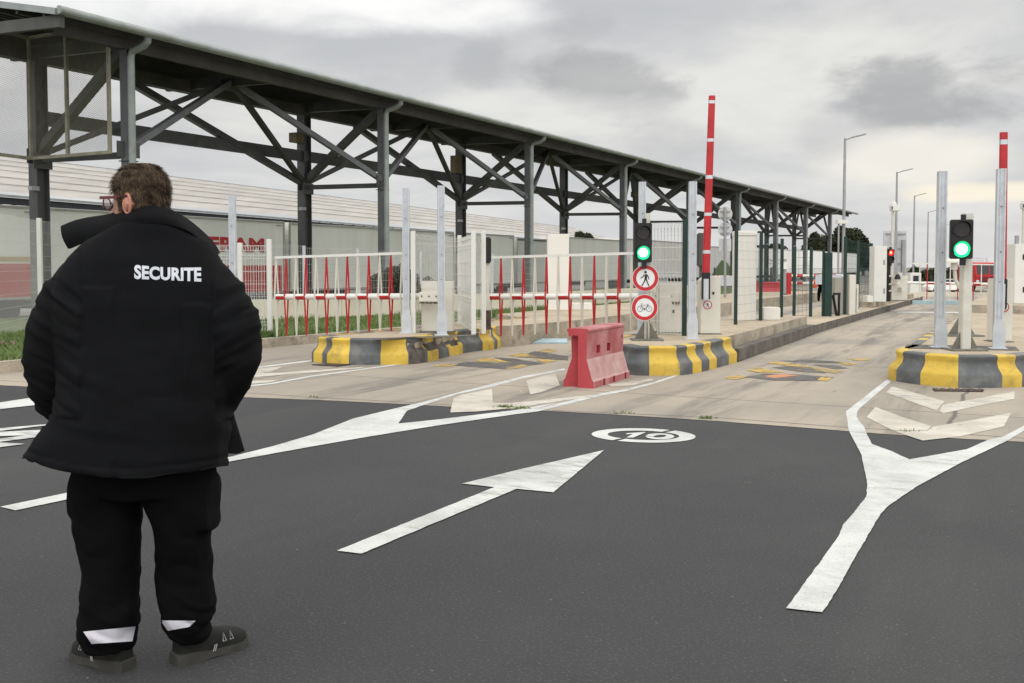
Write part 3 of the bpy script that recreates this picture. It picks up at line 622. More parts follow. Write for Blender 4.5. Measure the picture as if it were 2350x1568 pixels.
fence('white wire fence panel beside the left end of the striped gate', [G(430, 771, .15), G(553, 771.5, .15), G(620, 772, .15)], .15, 1.93, WIRE, M['white'], None, .052, .0028, .085, 7, fold=(.08, .42, .92), zs=[(.15, 1.9), (.15, 1.9), (.15, 1.97)])
fw = [Vector((-8.2, 24.35, 0)), at(698, 612, 26.45), at(821, 612, 27.7), at(966, 612, 29.5), at(1130, 612, 31.9), at(1290, 612, 34.1), at(1420, 612, 36.5)]
fence('thin wire fence with dark capped posts standing on the cream wall', fw, .66, 2.02, mat('grey_wire', (.5, .5, .48), .5), M['steel'], None, .055, .0022, .07, 6, fold=(), zs=[(.66, 2.04 - .05 * i) for i in range(7)])
cg = [G(949, 765, IZ), G(1055, 746, IZ), G(1087, 768, IZ), G(1110, 766, IZ)]
fence('white wire cage behind the two steel posts on the left island', cg, IZ, 2.03, WIRE, M['white'], None, .075, .0024, .075, 7, fold=(.08, .36, .93))
gp = [G(1570, 771, IZ), G(1570, 771, IZ) + Vector((-.887, .4625, 0)) * .62]
fence('white wire panel on a dark green post beside the pedestrian sign', gp, IZ, 2.2, WIRE, M['green'], None, .055, .0030, .07, 9, fold=(.95, .5))
gf = [G(1688, 745, IZ), G(1745, 736, IZ), G(1793, 728, IZ)]
GW = mat('green_wire', (.012, .045, .035), .5)
fence('dark green wire fence in front of the white pillar', gf, IZ, 2.15, GW, M['green'], None, .075, .0011, .06, 10, fold=(), zs=[(IZ, 2.15), (IZ, 2.15), (IZ, 2.05)])
gf2 = [G(1822, 727, .2), G(1860, 727, .2)]
fence('pair of dark green fence posts with wire between in the middle distance', gf2, .2, 1.95, GW, M['green'], None, .09, .0022, .07, 8, fold=())
gf3 = [G(1938, 722, .2), G(1968, 709, .2), G(1998, 697, .2)]
fence('dark green wire fence beside the tall white cabinet', gf3, .2, 2.25, GW, M['green'], None, .12, .0016, .075, 9, fold=())
fence('grey green wire fence far behind the middle lane', [at(1640, 612, 50), at(1770, 612, 52), at(1900, 612, 54), at(2010, 612, 56)], 0, 1.4, mat('far_wire', (.10, .12, .115), .6), M['dsteel'], None, .09, .005, .08, 3, fold=())
# green gate post with its frame
p = G(1898, 726, .2); root = empty('gate_post', p, 'thick dark green gate post with a black bracket leg', 'gate post')
MB().box((p.x, p.y, 1.03), (.2, .16, 1.66)).build('post', M['green'], root, bevel=.01)
MB().box((p.x - .11, p.y, 1.08), (.05, .1, 1.76)).build('edge_rail', M['green'], root, bevel=.01)
b = MB(); q = G(1925, 725, .2); b.bar((q.x, q.y, .2), (q.x, q.y, .78), .06); b.bar((q.x - .16, q.y, .78), (q.x + .03, q.y, .78), .06); b.bar((q.x - .16, q.y, .75), (q.x - .06, q.y, .2), .06); b.build('bracket', M['black'], root)
# ------------------------------------------------------------------ long steel canopy
DC = Vector((.482, .876, 0)); CC = Vector((-.876, .482, 0))
def vrow(k, a, s, Kq):
    v = a + s * k; x = 2440 - 1e4 / v; Y = Kq * v; return Vector(((x - CX) / F * Y, Y, 0))
def fc(k): return vrow(k, 4.673, 1.735, 4.84)
def bc(k): return fc(k) + CC * 3.1
def zv(z): return Vector((0, 0, z))
c0 = Vector((-9.05, 20.2, 0)); LEN = 88.0
can = empty('canopy', c0, 'long grey steel canopy on two rows of columns with diagonal braces', 'canopy')
b = MB(); e0, e1 = c0, c0 + DC * LEN
nseg = 88
vs = []
for i in range(nseg + 1):
    p = c0 + DC * (LEN * i / nseg)
    for d_, z in ((0, 6.56), (5.0, 7.56), (5.0, 7.62), (0, 6.62)): vs.append(p + CC * d_ + zv(z))
b.add(vs, [(4 * i + a, 4 * i + 4 + a, 4 * i + 4 + (a + 1) % 4, 4 * i + (a + 1) % 4) for i in range(nseg) for a in range(4)] + [(0, 1, 2, 3), (4 * nseg + 3, 4 * nseg + 2, 4 * nseg + 1, 4 * nseg)])
b.build('roof_sheet', M['roofu'], can)
b = MB(); b.tube([c0 - DC * .02 - CC * .07 + zv(6.60), e1 - CC * .07 + zv(6.60)], .085, 10); b.bar(c0 - CC * .03 + zv(6.60), e1 - CC * .03 + zv(6.60), .1, .17); b.build('gutter', M['gutter'], can, smooth=True)
b = MB(); b.bar(c0 - DC * .03 + zv(6.57), c0 - DC * .03 + CC * 5 + zv(7.57), .06, .13); b.build('end_trim', M['gutter'], can)
b = MB(); b.bar(c0 + DC * .1 + zv(6.40), c0 + DC * .1 + CC * 5 + zv(6.62), .12, .24); b.build('end_beam', M['roofu'], can)
b = MB(); b.bar(c0 + DC * .3 + CC * 4.95 + zv(7.05), e1 + CC * 4.95 + zv(7.05), .05, 1.0); b.build('back_fascia', M['roofu'], can)
for d_ in (.5, 1.35, 2.2, 3.05, 3.9, 4.7):
    MB().bar(c0 + DC * .06 + CC * d_ + zv(6.5 + d_ * .2), e1 + CC * d_ + zv(6.5 + d_ * .2), .07, .13).build('purlin', M['dsteel'], can)
for d_, z in ((.75, 6.48), (3.85, 6.50)):
    MB().bar(c0 + DC * .4 + CC * d_ + zv(z), e1 - DC * .4 + CC * d_ + zv(z), .16, .32).build('eaves_beam', M['roofu'], can)
NB = 9
MB().bar(bc(0) + zv(5.05), bc(NB - 1) + DC * 3 + zv(5.05), .14, .34).build('long_beam', M['dsteel'], can)
for k in range(NB):
    f_, b_ = fc(k), bc(k)
    b = MB(); ang = math.atan2(.876, .482)
    for o_, sz in ((0, (.016, .2)), ): b.box(f_ + zv(3.2), (.02, .22, 6.4), ang)
    b.box(f_ + DC * .1 + zv(3.2), (.02, .22, 6.4), ang); b.box(f_ - DC * .1 + zv(3.2), (.02, .22, 6.4), ang); b.box(f_ + zv(3.2), (.2, .016, 6.4), ang)
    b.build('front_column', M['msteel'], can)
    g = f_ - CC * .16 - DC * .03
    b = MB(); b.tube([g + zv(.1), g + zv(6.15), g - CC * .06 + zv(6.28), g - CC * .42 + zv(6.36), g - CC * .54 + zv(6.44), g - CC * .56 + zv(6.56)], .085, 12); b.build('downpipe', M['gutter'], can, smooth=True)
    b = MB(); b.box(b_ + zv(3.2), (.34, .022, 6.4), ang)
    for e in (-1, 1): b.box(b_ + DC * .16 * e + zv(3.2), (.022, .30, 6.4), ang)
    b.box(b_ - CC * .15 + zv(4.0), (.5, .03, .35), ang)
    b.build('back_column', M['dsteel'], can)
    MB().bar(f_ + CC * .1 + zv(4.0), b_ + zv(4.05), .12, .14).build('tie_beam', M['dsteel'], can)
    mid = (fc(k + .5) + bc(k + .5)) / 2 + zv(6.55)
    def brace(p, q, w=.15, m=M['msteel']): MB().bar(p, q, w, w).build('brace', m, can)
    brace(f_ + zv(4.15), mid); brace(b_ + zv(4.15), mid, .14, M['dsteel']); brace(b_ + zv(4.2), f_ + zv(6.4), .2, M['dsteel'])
    for q in (f_, b_):
        b = MB(); b.box(q + zv(4.12), (.025, .62, .34), ang - math.pi / 2); b.box(q + zv(3.86), (.30, .30, .02), ang); b.build('gusset_plate', M['dsteel'], can)
    b = MB(); b.box(mid - zv(.14), (.03, .8, .26), ang - math.pi / 2); b.build('gusset_plate', M['dsteel'], can)
    if k < NB - 1:
        brace(fc(k + 1) + zv(4.15), mid); brace(bc(k + 1) + zv(4.15), mid, .14, M['dsteel']); brace(bc(k + .28) + zv(6.35), bc(k + 1) + zv(4.15), .18, M['dsteel'])
    MB().bar(fc(k) + zv(6.5), bc(k) + CC * .9 + zv(6.62), .12, .3).build('rafter', M['dsteel'], can)
    MB().bar(fc(k + .5) + zv(6.5), bc(k + .5) + CC * .9 + zv(6.62), .12, .3).build('rafter', M['dsteel'], can)
    if k in (1, 2, 4):
        q = bc(k) - DC * .35 + zv(5.6); MB().box(q, (.4, .3, .7 if k == 2 else .3), ang).build('junction_box', mat('ochre_box', (.12, .095, .045), .7, .3, 5), can)
    q = bc(k) - CC * .1 - DC * .22 + zv(3.35); MB().box(q, (.2, .14, .1), ang).build('floodlight', M['lamp'], can)
# expanded metal guard at the near end
b = MB(); g0, g1 = bc(0) - DC * .4 - CC * .28, fc(0) - DC * .4 + CC * .12
def lattice(b, o, ux, uz, lw, lh, sx_, sz_, r):
    n_ = int((lw / sx_) + (lh / sz_)) + 1
    for sgn in (1, -1):
        for i in range(-int(lh / sz_), int(lw / sx_) + 1):
            pts = []
            for t in range(0, int(lh / sz_) + 1):
                a = (i + t) * sx_ if sgn > 0 else lw - (i + t) * sx_
                if 0 <= a <= lw: pts.append(o + ux * a + uz * (t * sz_))
            if len(pts) > 1: b.bar(pts[0], pts[-1], r, r)
uxv = (g1 - g0); lw = uxv.length; uxv.normalize(); lattice(b, g0 + zv(4.05), uxv, zv(1), lw, 2.75, .10, .042, .0038)
gs = g0 - Vector((.48, .9, 0)) * .0 + Vector((-1.9, -3.9, 0)); ux2 = (gs - g0); lw2 = ux2.length; ux2.normalize()
lattice(b, g0 + zv(4.05), ux2, zv(1), lw2, 2.75, .10, .042, .0038)
b.build('mesh_guard', M['cage'], can)
b = MB()
for p in (g0, g0.lerp(g1, .48), g1): b.bar(p + zv(4.0), p + zv(6.85), .07)
for z in (4.03, 6.82): b.bar(g0 + zv(z), g1 + zv(z), .07)
b.bar(gs + zv(4.05), gs + zv(6.92), .07); b.bar(g0 + zv(4.03), gs + zv(4.1), .07); b.bar(g0 + zv(6.82), gs + zv(6.9), .07)
b.build('guard_frame', M['cage'], can)

# ------------------------------------------------------------------ warehouse with a pale sheet roof
E0 = Vector((-14.9, 55, 0)); DB = Vector((.363, .932, 0)).normalized(); PB = Vector((-DB.y, DB.x, 0))
wh = empty('warehouse', E0, 'open sided warehouse with a wide pale beige sheet roof behind the trailers', 'warehouse')
S0, S1 = -40.0, 84.0; NR = 62
b = MB(); vs = []
for i in range(NR * 2 + 1):
    s = S0 + (S1 - S0) * i / (NR * 2); dz = .03 if i % 2 else 0
    sag = -.3 * max(0, s / S1) ** 2
    for j, (o, z) in enumerate(((0, 4.5), (3.5, 5.72), (7.5, 6.88), (8.7, 7.0))): vs.append(E0 + DB * s + PB * o + zv(z + dz + sag))
b.add(vs, [(4 * i + j, 4 * i + 4 + j, 4 * i + 5 + j, 4 * i + 1 + j) for i in range(NR * 2) for j in range(3)])
b.build('roof', M['roof'], wh)
SEAM = mat('roof_seam_grey', (.335, .312, .282), .7, .1, 2)
for o, z in ((1.1, 4.90), (2.3, 5.32), (3.5, 5.75), (4.8, 6.13), (6.1, 6.51), (7.5, 6.92)):
    b = MB(); pts = []
    for i in range(32):
        s = S0 + (S1 - S0) * i / 31; pts.append(E0 + DB * s + PB * o + zv(z + .035 - .3 * max(0, s / S1) ** 2))
    for p, q in zip(pts[:-1], pts[1:]): b.bar(p, q, .035 if o < 7 else .10, .03)
    b.build('roof_seam', SEAM, wh)
b = MB(); b.bar(E0 + DB * S0 + zv(4.42), E0 + DB * S1 + zv(4.14), .12, .09); b.build('eaves_gutter', M['gutter'], wh)
b = MB(); top = E0 + PB * .1 + zv(4.28)
b.bar(top + DB * S0 - zv(.06), top + DB * S1 - zv(.36), .12, .28); b.bar(top + DB * S0 - zv(.50), top + DB * S1 - zv(.80), .1, .11)
n_ = 90
for i in range(n_):
    s = S0 + (S1 - S0) * i / n_; z_ = -.3 * max(0, s / S1) ** 2; d_ = (S1 - S0) / n_
    b.bar(top + DB * s + zv(z_ - .05), top + DB * (s + d_ * .5) + zv(z_ - .5), .09); b.bar(top + DB * (s + d_ * .5) + zv(z_ - .5), top + DB * (s + d_) + zv(z_ - .05), .09)
b.build('eaves_truss', M['truss'], wh)
for i in range(9):
    p = E0 + DB * (S0 + 6 + i * 13) + PB * .3; MB().box(p + zv(2.1), (.2, .2, 4.2), .4).build('post', M['truss'], wh)
b = MB(); p = E0 + DB * (S1 - .4); b.add([p, p + PB * 8.7, p + PB * 8.7 + zv(6.7), p + PB * 7.5 + zv(6.55), p + zv(4.15)], [(0, 1, 2, 3, 4)]); b.build('end_wall', M['wall'], wh)

# ------------------------------------------------------------------ parked trailers
def on_t(px, t):
    k = (px - CX) / F; Y = t / (.8866 * k - .4625); return (k * Y * LX + Y * LY)
def trailer(px0, px1, t, ztop, zbot, label, m=None, step=True):
    s0, s1 = on_t(px0, t), on_t(px1, t); m = m or M['trailer']
    root = empty('trailer', W((s0 + s1) / 2, t - 1.0), label, 'trailer', 'box trailers parked behind the fence')
    a = math.atan2(-LX, LY) if False else -math.atan2(LX, LY); L_ = s1 - s0; mid = (s0 + s1) / 2
    MB().box(W(mid, t - 1.0, (ztop + zbot) / 2), (2.0, L_ - .06, ztop - zbot), a).build('body', m, root, bevel=.02)
    b = MB()
    for e in (s0 + .05, s1 - .09): b.box(W(e, t + .004, (ztop + zbot) / 2), (.03, .09, ztop - zbot), a)
    b.box(W(mid, t + .003, ztop - .05), (.03, L_ - .3, .07), a); b.box(W(mid, t + .003, zbot + .04), (.03, L_ - .3, .07), a)
    b.box(W(s1 - .35, t + .012, ztop - .16), (.03, .3, .04), a)
    b.build('corner_frame', mat('trailer_trim', (.38, .38, .35), .5, .1, 2, dirt=.5, dcol=(.2, .17, .13)), root)
    MB().box(W(mid, t - 1.0, zbot - .12), (1.0, L_ - .3, .2), a).build('chassis', M['truss'], root)
    MB().box(W(mid, t - .06, zbot - .2), (.04, L_ * .4, .35), a).build('side_skirt', M['trailerg'], root)
    for e in (s1 - 1.0, s1 - 1.9):
        b = MB(); q = W(e, t - .18, .36); b.tube([q - Vector((LY, -LX, 0)) * .13, q + Vector((LY, -LX, 0)) * .13], .36, 20); b.build('wheel', M['rubber'], root, smooth=True)
    return root
def strip(root, px0, px1, t, z0, z1, m, name):
    s0, s1 = on_t(px0, t), on_t(px1, t); b = MB()
    b.box(W((s0 + s1) / 2, t + .010, (z0 + z1) / 2), (.012, s1 - s0, z1 - z0), -math.atan2(LX, LY)); return b.build(name, m, root)
def wall_text(root, word, px, t, z, size, m, name='lettering', off=.0, proud=.014, sx=1.0, px1=None):
    vs, fs = text_mesh(word, size, off); s0 = on_t(px, t); b = MB()
    if px1: sx = (on_t(px1, t) - s0) / max(v.x for v in vs); b.add([W(s0 + v.x * sx, t + proud, z + v.y) for v in vs], fs); return b.build(name, m, root)
T = -24.0
tr = trailer(-260, 97, T, 3.12, .62, 'white trailer with a red band and ochre stripe at the left edge', None)
strip(tr, -240, 96, T, .66, 1.58, M['tred'], 'red_band'); strip(tr, -240, 96, T, 1.63, 1.76, M['tyel'], 'ochre_stripe')
tr = trailer(106, 656, T, 3.12, .55, 'white trailer with red FRAM lettering above a red block behind the security guard')
strip(tr, 430, 646, T, .58, 1.54, M['tred'], 'red_band')
wall_text(tr, 'FRAM', 478, T, 2.02, .64, M['tred'], 'lettering', .03, px1=607)
tr = trailer(664, 1043, T, 3.10, .6, 'plain grey white trailer right behind the second canopy column', M['trailer'])
strip(tr, 664, 668, T, .6, 3.0, mat('trailer_hinge', (.16, .12, .1), .7), 'hinge_strip')
tr = trailer(1053, 1180, T, 3.12, .6, 'short pale trailer behind the white wire cage')
strip(tr, 1046, 1052, T, .5, 3.1, mat('trailer_frame_brown', (.19, .165, .145), .7, .2, 4), 'end_post')
tr = trailer(1186, 1300, T - .1, 3.02, .6, 'grey trailer with a dark top rail behind the second striped gate', M['trailerg'])
strip(tr, 1188, 1300, T - .1, 2.88, 3.0, M['truss'], 'top_rail')
tr = trailer(1306, 1427, T, 3.22, .6, 'pale trailer standing just right of the white pillar block')
tr = trailer(1434, 1572, T - .2, 3.38, .6, 'grey white trailer seen through the wire panel behind the green light', M['trailer'])
tr = trailer(1580, 1718, T, 3.2, .6, 'trailer printed with a green hill and a black letter A')
def on_face(px, py, t, proud=.012):
    s = on_t(px, t); p0 = W(s, t); d = p0.y; q = at(px, py, d); return W(s, t + proud, q.z)
b = MB(); q = [on_face(1632, 632, T), on_face(1655, 597, T), on_face(1668, 603, T), on_face(1677, 617, T), on_face(1680, 632, T)]; b.prism(q, W(0, .006)); b.build('hill_print', M['gshape'], tr)
wall_text(tr, 'A', 1627, T, 1.66, .68, M['ink'], 'lettering', .02)
tr = trailer(1740, 1851, T, 3.35, .6, 'grey trailer with blue scribbled print behind the green fence', M['trailer'])
b = MB()
for pts in ([(1752, 596), (1768, 596), (1770, 599), (1776, 596), (1804, 596), (1798, 612)], [(1764, 604), (1774, 604), (1770, 622)], [(1784, 604), (1796, 604), (1790, 624)], [(1800, 613), (1794, 626)]):
    for u, v in zip(pts[:-1], pts[1:]): b.bar(on_face(*u, T), on_face(*v, T), .05, .02)
b.build('scribble_print', M['blueink'], tr)
tr = trailer(1862, 1966, T + .1, 3.45, .6, 'last trailer in the row with small black letters at its end', M['trailer'])
wall_text(tr, 'zr', 1909, T + .1, 1.24, .8, M['ink'], 'lettering', .02)

# ------------------------------------------------------------------ striped swing gates
def make_gate(loc, label):
    root = empty('swing_gate', loc, label, 'gate', 'striped swing gates across the lanes')
    o = Vector(loc); X = Vector((-1, 0, 0))
    d0, d1, n_ = .58, 3.3, 13
    zb = lambda d: 1.01 - o.z - .0175 * (d - .0); zt = lambda d: 1.735 - o.z - .022 * d; zl = lambda d: .43 - o.z - .068 * (d - .4)
    step = (d1 - d0) / (n_ - 1); ds = [d1 - step * i for i in range(n_)]
    P = lambda d, z, y=0: o + X * d + Vector((0, y, z))
    b = MB(); b.tube([P(-.1, zb(0)), P(d1 + .02, zb(d1))], .052, 14); b.build('beam', M['white'], root, smooth=True)
    for i in range(0, n_ - 1, 2):
        b = MB(); a, c = ds[i] - .02, ds[i + 1] + .02; b.loft([[P(d_, zb(d_) + .054 * math.sin(t), .054 * math.cos(t)) for t in [-3.4 + 3.6 * q / 12 for q in range(13)]] for d_ in (a, c)], cap=False, closed=False); b.build('red_band', M['red'], root, smooth=True)  # lower part only; beam left white on top to paint the sky's highlight
    b = MB(); b.bar(P(.35, zt(.35)), P(d1 + .02, zt(d1)), .035, .045); b.build('top_rail', M['white'], root)
    for i, d in enumerate(ds):
        b = MB(); m = M['red'] if i % 2 else M['cream']
        for y in (-.052, .052):
            b.bar(P(d, zt(d), 0), P(d, zb(d), y), .019, .022); b.bar(P(d, zb(d), y), P(d, zl(d), 0), .019, .022)
        b.build('red_upright' if i % 2 else 'white_upright', m, root)
    b = MB(); b.box(P(-.05, zb(0) - .01, -.06), (.46, .09, .16)); b.build('pivot_bracket', M['cream'], root, bevel=.008)
    b = MB()
    for k in (.12, -.02, -.16): b.disc(P(k, zb(0), -.107), (0, -1, 0), .016, 14, .004)
    for k in (-.2, -.12, -.04, .04, .12, .2): b.box(P(k - .05, zb(0) - .1, -.06), (.05, .07, .05))
    b.build('bolts', M['tri'], root)
    return root
def frontal(x, y, Y): p = at(x, y, Y); return p
ga = frontal(990, 680, 16.6); ga.z = IZ
gA = make_gate((0, 0, IZ), 'red and white striped gate nearer the security guard')
gA.location = ga; gA.rotation_euler.z = -math.atan2(LX, LY)
gB = copy_tree(gA); gb_ = frontal(1525, 680, 16.6); gB.location = (gb_.x, gb_.y, IZ); gB['label'] = 'red and white striped gate just left of the green light and round signs'
def cabinet(px0, px1, pyt, pyb, z, depth, label, m, cat='gate cabinet', lid=True, group=None, name='gate_cabinet', rz=None):
    Y = F * (EYE - z) / (pyb - HOR); p0, p1 = at(px0, pyb, Y), at(px1, pyb, Y); top = at(px0, pyt, Y).z; c = (p0 + p1) / 2; w_ = (p1 - p0).length
    root = empty(name, (c.x, c.y + depth / 2, z), label, cat, group); rz = 0 if rz is None else rz
    MB().box((c.x, c.y + depth / 2, (z + top) / 2), (w_, depth, top - z), rz).build('body', m, root, bevel=.012)
    if lid: 
        MB().box((c.x, c.y + depth / 2, top - .07), (w_ + .012, depth + .012, .14), rz).build('lid', m, root, bevel=.01)
        b = MB(); b.box((c.x + w_ * .12, c.y - .006, z + (top - z) * .44), (.03, .012, .05), rz); b.build('lock', M['black'], root)
    MB().box((c.x, c.y + depth / 2, z + .015), (w_ + .06, depth + .06, .03), rz).build('plinth', M['tri'], root)
    return root, c, Y, top, w_
cabinet(967, 1040, 645, 764, IZ, .34, 'cream gate cabinet between the steel posts on the left island', M['cream'])
cabinet(1512, 1566, 648, 767, IZ, .34, 'cream gate cabinet partly hidden by the no cycling sign', M['cream'])
for px0, px1, py0, py1, lb in ((660, 754, 768, 779, 'pale blue sloped ground stop under the gate nearer the guard'), (1146, 1302, 777, 790, 'pale blue sloped ground stop behind the red plastic barrier')):
    p, q = G(px0, py1) + zv(.035), G(px1, py1) + zv(.035); u, v = G(px0 + 4, py0, .09), G(px1, py0, .09)
    b = MB(); b.add([p, q, v, u, Vector((p.x, p.y, .0)), Vector((q.x, q.y, .0)), Vector((v.x, v.y, .0)), Vector((u.x, u.y, .0))], [(0, 1, 2, 3), (4, 5, 1, 0), (5, 6, 2, 1), (6, 7, 3, 2), (7, 4, 0, 3), (7, 6, 5, 4)])
    tag(b.build('ground_stop', M['blue'], org=(p + q) / 2), lb, 'gate stop', 'blue stops under the striped gates')

# ------------------------------------------------------------------ steel posts
def make_post(label):
    root = empty('steel_post', (0, 0, 0), label, 'post', 'tall bare steel posts on the islands')
    b = MB(); h = 2.40
    b.box((0, 0, h / 2), (.07, .10, h)); b.box((-.045, 0, h / 2), (.022, .115, h)); b.box((.045, 0, h / 2), (.022, .115, h))
    b.box((-.012, -.052, h / 2), (.012, .016, h)); b.box((.02, -.052, h / 2), (.008, .012, h)); b.build('profile', M['steel'], root, bevel=.003)
    b = MB(); b.prism([(-.075, -.07, 0), (.085, -.07, 0), (.085, -.07, .26), (.058, -.07, .40), (-.058, -.07, .40), (-.075, -.07, .26)], (0, .012, 0)); b.box((0, 0, .008), (.22, .2, .016)); b.build('base_shoe', M['steel'], root)
    for z in (.2, .9, 1.3, 1.9): b = MB(); b.disc((.0, -.06, z), (0, -1, 0), .009, 10, .006); b.build('bolt', M['tri'], root)
    return root
post0 = None
for px, pyb, z, sc, rz, lb in ((933, 765, IZ, 1, 0, 'steel post at the end of the striped gate nearer the guard'), (1013, 770, IZ, 1, .15, 'steel post in front of the left cream cabinet'), (1472, 766, IZ, 1.04, 0, 'steel post right behind the left green traffic light'),
                     (1587, 778, IZ, 1, 0, 'steel post standing left of the tall red boom and its cabinet'), (2155, 798, IZ, 1.0, -.1, 'steel post standing left of the right green traffic light'), (2289, 801, IZ, 1.005, -.25, 'steel post standing in front of the right boom cabinet'), (537, 785, .15, 1.09, 0, 'steel post beside the right shoulder of the guard')):
    p = G(px, pyb, z)
    o = make_post(lb) if post0 is None else copy_tree(post0); post0 = post0 or o
    o.location = p; o.scale = (1, 1, sc); o.rotation_euler.z = rz; o['label'] = lb

# ------------------------------------------------------------------ traffic lights and round signs
def tri_base(root, p, m, h=.29, w_=.21, fins=(0.0, math.pi / 2), name='base_fin'):
    for a in fins:
        d = Vector((math.cos(a), math.sin(a), 0)); n_ = Vector((-d.y, d.x, 0)) * .012; b = MB()
        b.prism([p - d * w_ - n_ / 2, p + d * w_ - n_ / 2, p + d * .05 - n_ / 2 + zv(h), p - d * .05 - n_ / 2 + zv(h)], n_); b.build(name, m, root)
    MB().box(p + zv(.012), (w_ * 2 + .06, w_ * 2 - .02, .024)).build('base_plate', m, root)
def head(root, c, w_, h, r, rz, lit, m_lit, n=2):
    """a two lamp signal head facing -Y turned by rz"""
    Mx = Matrix.Translation(c) @ Matrix.Rotation(rz, 4, 'Z')
    b = MB(); b.box((0, .07, 0), (w_, .14, h)); b.v = [Mx @ v for v in b.v]; b.build('housing', M['black'], root, bevel=.012)
    for i, zc in enumerate((h * .25, -h * .25)):
        b = MB(); b.disc((0, -.002, zc), (0, -1, 0), r * ((.74 if m_lit is GREEN_L else .5) if i == lit else 1), 32, .014); b.v = [Mx @ v for v in b.v]
        if i == lit: q = MB(); q.disc((0, -.002, zc), (0, -1, 0), r * 1.10, 36, .012, r0=r * (.745 if m_lit is GREEN_L else .505)); q.v = [Mx @ v for v in q.v]; q.build('lens_rim_halo', GREEN_R if m_lit is GREEN_L else RED_R, root)  # outer lens ring, widened past the lens to paint the lamp's halo
        b.build('lens', m_lit if i == lit else mat('dark_lens', (.03, .022, .02), .25, .2, 30), root)
        b = MB(); k0, k1, n_ = -.18 * math.pi, 1.18 * math.pi, 20; vs = []
        for rr, dep in ((r + .012, .0), (r + .012, -.13), (r + .004, -.13), (r + .004, .0)):
            vs.append([(rr * math.cos(k0 + (k1 - k0) * t / n_), dep if dep == 0 else dep * (.45 + .55 * max(0, math.sin(k0 + (k1 - k0) * t / n_))), zc + rr * math.sin(k0 + (k1 - k0) * t / n_)) for t in range(n_ + 1)])
        b.loft(vs, cap=False, closed=False); b.v = [Mx @ v for v in b.v]; b.build('visor', M['black'], root, smooth=True)
    b = MB(); b.box((0.02, .05, h / 2 + .03), (.06, .05, .07)); b.box((0.02, .05, -h / 2 - .04), (.07, .06, .09)); b.v = [Mx @ v for v in b.v]; b.build('clamp', M['black'], root)
def ped_icon(b, c, s, rz=0):
    """walking figure as flat plates in the local x-z plane, facing -Y"""
    Q = lambda x, z: (x * s, 0, z * s)
    L_ = [[(-.04, .28), (.06, .30), (.12, .24), (.09, -.06), (-.07, -.06), (-.07, .2)],                     # trunk
          [(-.05, .26), (-.10, .2), (-.14, .09), (-.32, -.02), (-.34, .04), (-.19, .14), (-.14, .26)],            # arm
          [(.08, .26), (.14, .24), (.23, .1), (.25, -.08), (.20, -.08), (.17, .08), (.09, .17)],
          [(-.07, -.05), (.03, -.05), (-.06, -.26), (-.20, -.50), (-.29, -.50), (-.31, -.46), (-.25, -.45), (-.13, -.24)],
          [(.0, -.05), (.09, -.05), (.17, -.28), (.27, -.52), (.17, -.54), (.19, -.50), (.09, -.28)]]
    Mx = Matrix.Translation(c) @ Matrix.Rotation(rz, 4, 'Z'); st_ = len(b.v)
    for i, poly in enumerate(L_):
        vs = [Vector(Q(x, z)) + Vector((0, -.0004 * i, 0)) for x, z in poly]; b.prism(vs, (0, -.002, 0))
    b.disc(Q(-.0, .42), (0, -1, 0), .085 * s, 18, .0022)
    for k in range(st_, len(b.v)): b.v[k] = Mx @ b.v[k]
def bike_icon(b, c, s):
    st_ = len(b.v); Q = lambda x, z, y=0: Vector((x * s, y, z * s))
    for x in (-.30, .30): b.disc(Q(x, -.08), (0, -1, 0), .2 * s, 30, .002, r0=.172 * s); b.disc(Q(x, -.08), (0, -1, 0), .025 * s, 10, .002)
    for i, (p, q, w_) in enumerate((((-.30, -.08), (-.20, .17), .03), ((-.30, -.08), (0, -.1), .03), ((-.2, .17), (.2, .17), .03), ((0, -.1), (.22, .17), .035), ((.22, .17), (.30, -.08), .03), ((-.22, .12), (0, -.1), .035), ((-.20, .17), (-.24, .26), .03), ((-.26, .27), (-.13, .26), .045), ((.2, .17), (.23, .24), .03), ((.16, .24), (.29, .24), .035), ((0, -.1), (.02, -.2), .03))):
        b.bar(Q(*p, -.001 - .0003 * i), Q(*q, -.001 - .0003 * i), .002, w_ * s, (0, 1, 0))
    b.disc(Q(0, -.1), (0, -1, 0), .055 * s, 14, .0045)
    for k in range(st_, len(b.v)): b.v[k] = c + b.v[k]
def round_sign(p, r, kind, label, rz=0):
    root = empty('round_sign', p, label, 'road sign', 'round red bordered signs under the left green light'); p = Vector(p)
    b = MB(); b.disc(p, (0, -1, 0), r, 48, .02); b.build('plate', M['whitefilm'], root, smooth=True)
    f = p + Vector((0, -.0205, 0)); b = MB(); b.disc(f, (0, -1, 0), r * .965, 56, .0015, r0=r * .70); b.build('red_border', M['redflat'], root)
    b = MB()
    if kind == 'ped': ped_icon(b, f + zv(-.004), r * 1.12)
    else: bike_icon(b, f + zv(-.0), r * 1.12)
    b.build('pictogram', M['ink'], root)
    MB().box(p + Vector((0, .02, 0)), (.2, .03, .04)).build('clamp', M['signback'], root)
    return root
def signal_post(label, px, pyb, pyt, z, hx, hy, w_, h, r, rz, pw, fins, group):
    p = G(px, pyb, z); Y = p.y; top = at(px, pyt, Y).z
    root = empty('traffic_light', p, label, 'traffic light', group)
    MB().box((p.x, p.y + .0, (z + top) / 2), (pw, pw, top - z)).build('pole', M['polew'], root, bevel=.01)
    c = at(hx, hy, Y - pw / 2 - .18); c.y = Y - pw / 2 - .14
    head(root, c, w_, h, r, rz, 1, GREEN_L)
    tri_base(root, p, M['tri'], .27, .2, fins); return root, p
SG = 'two lamp traffic lights showing green'
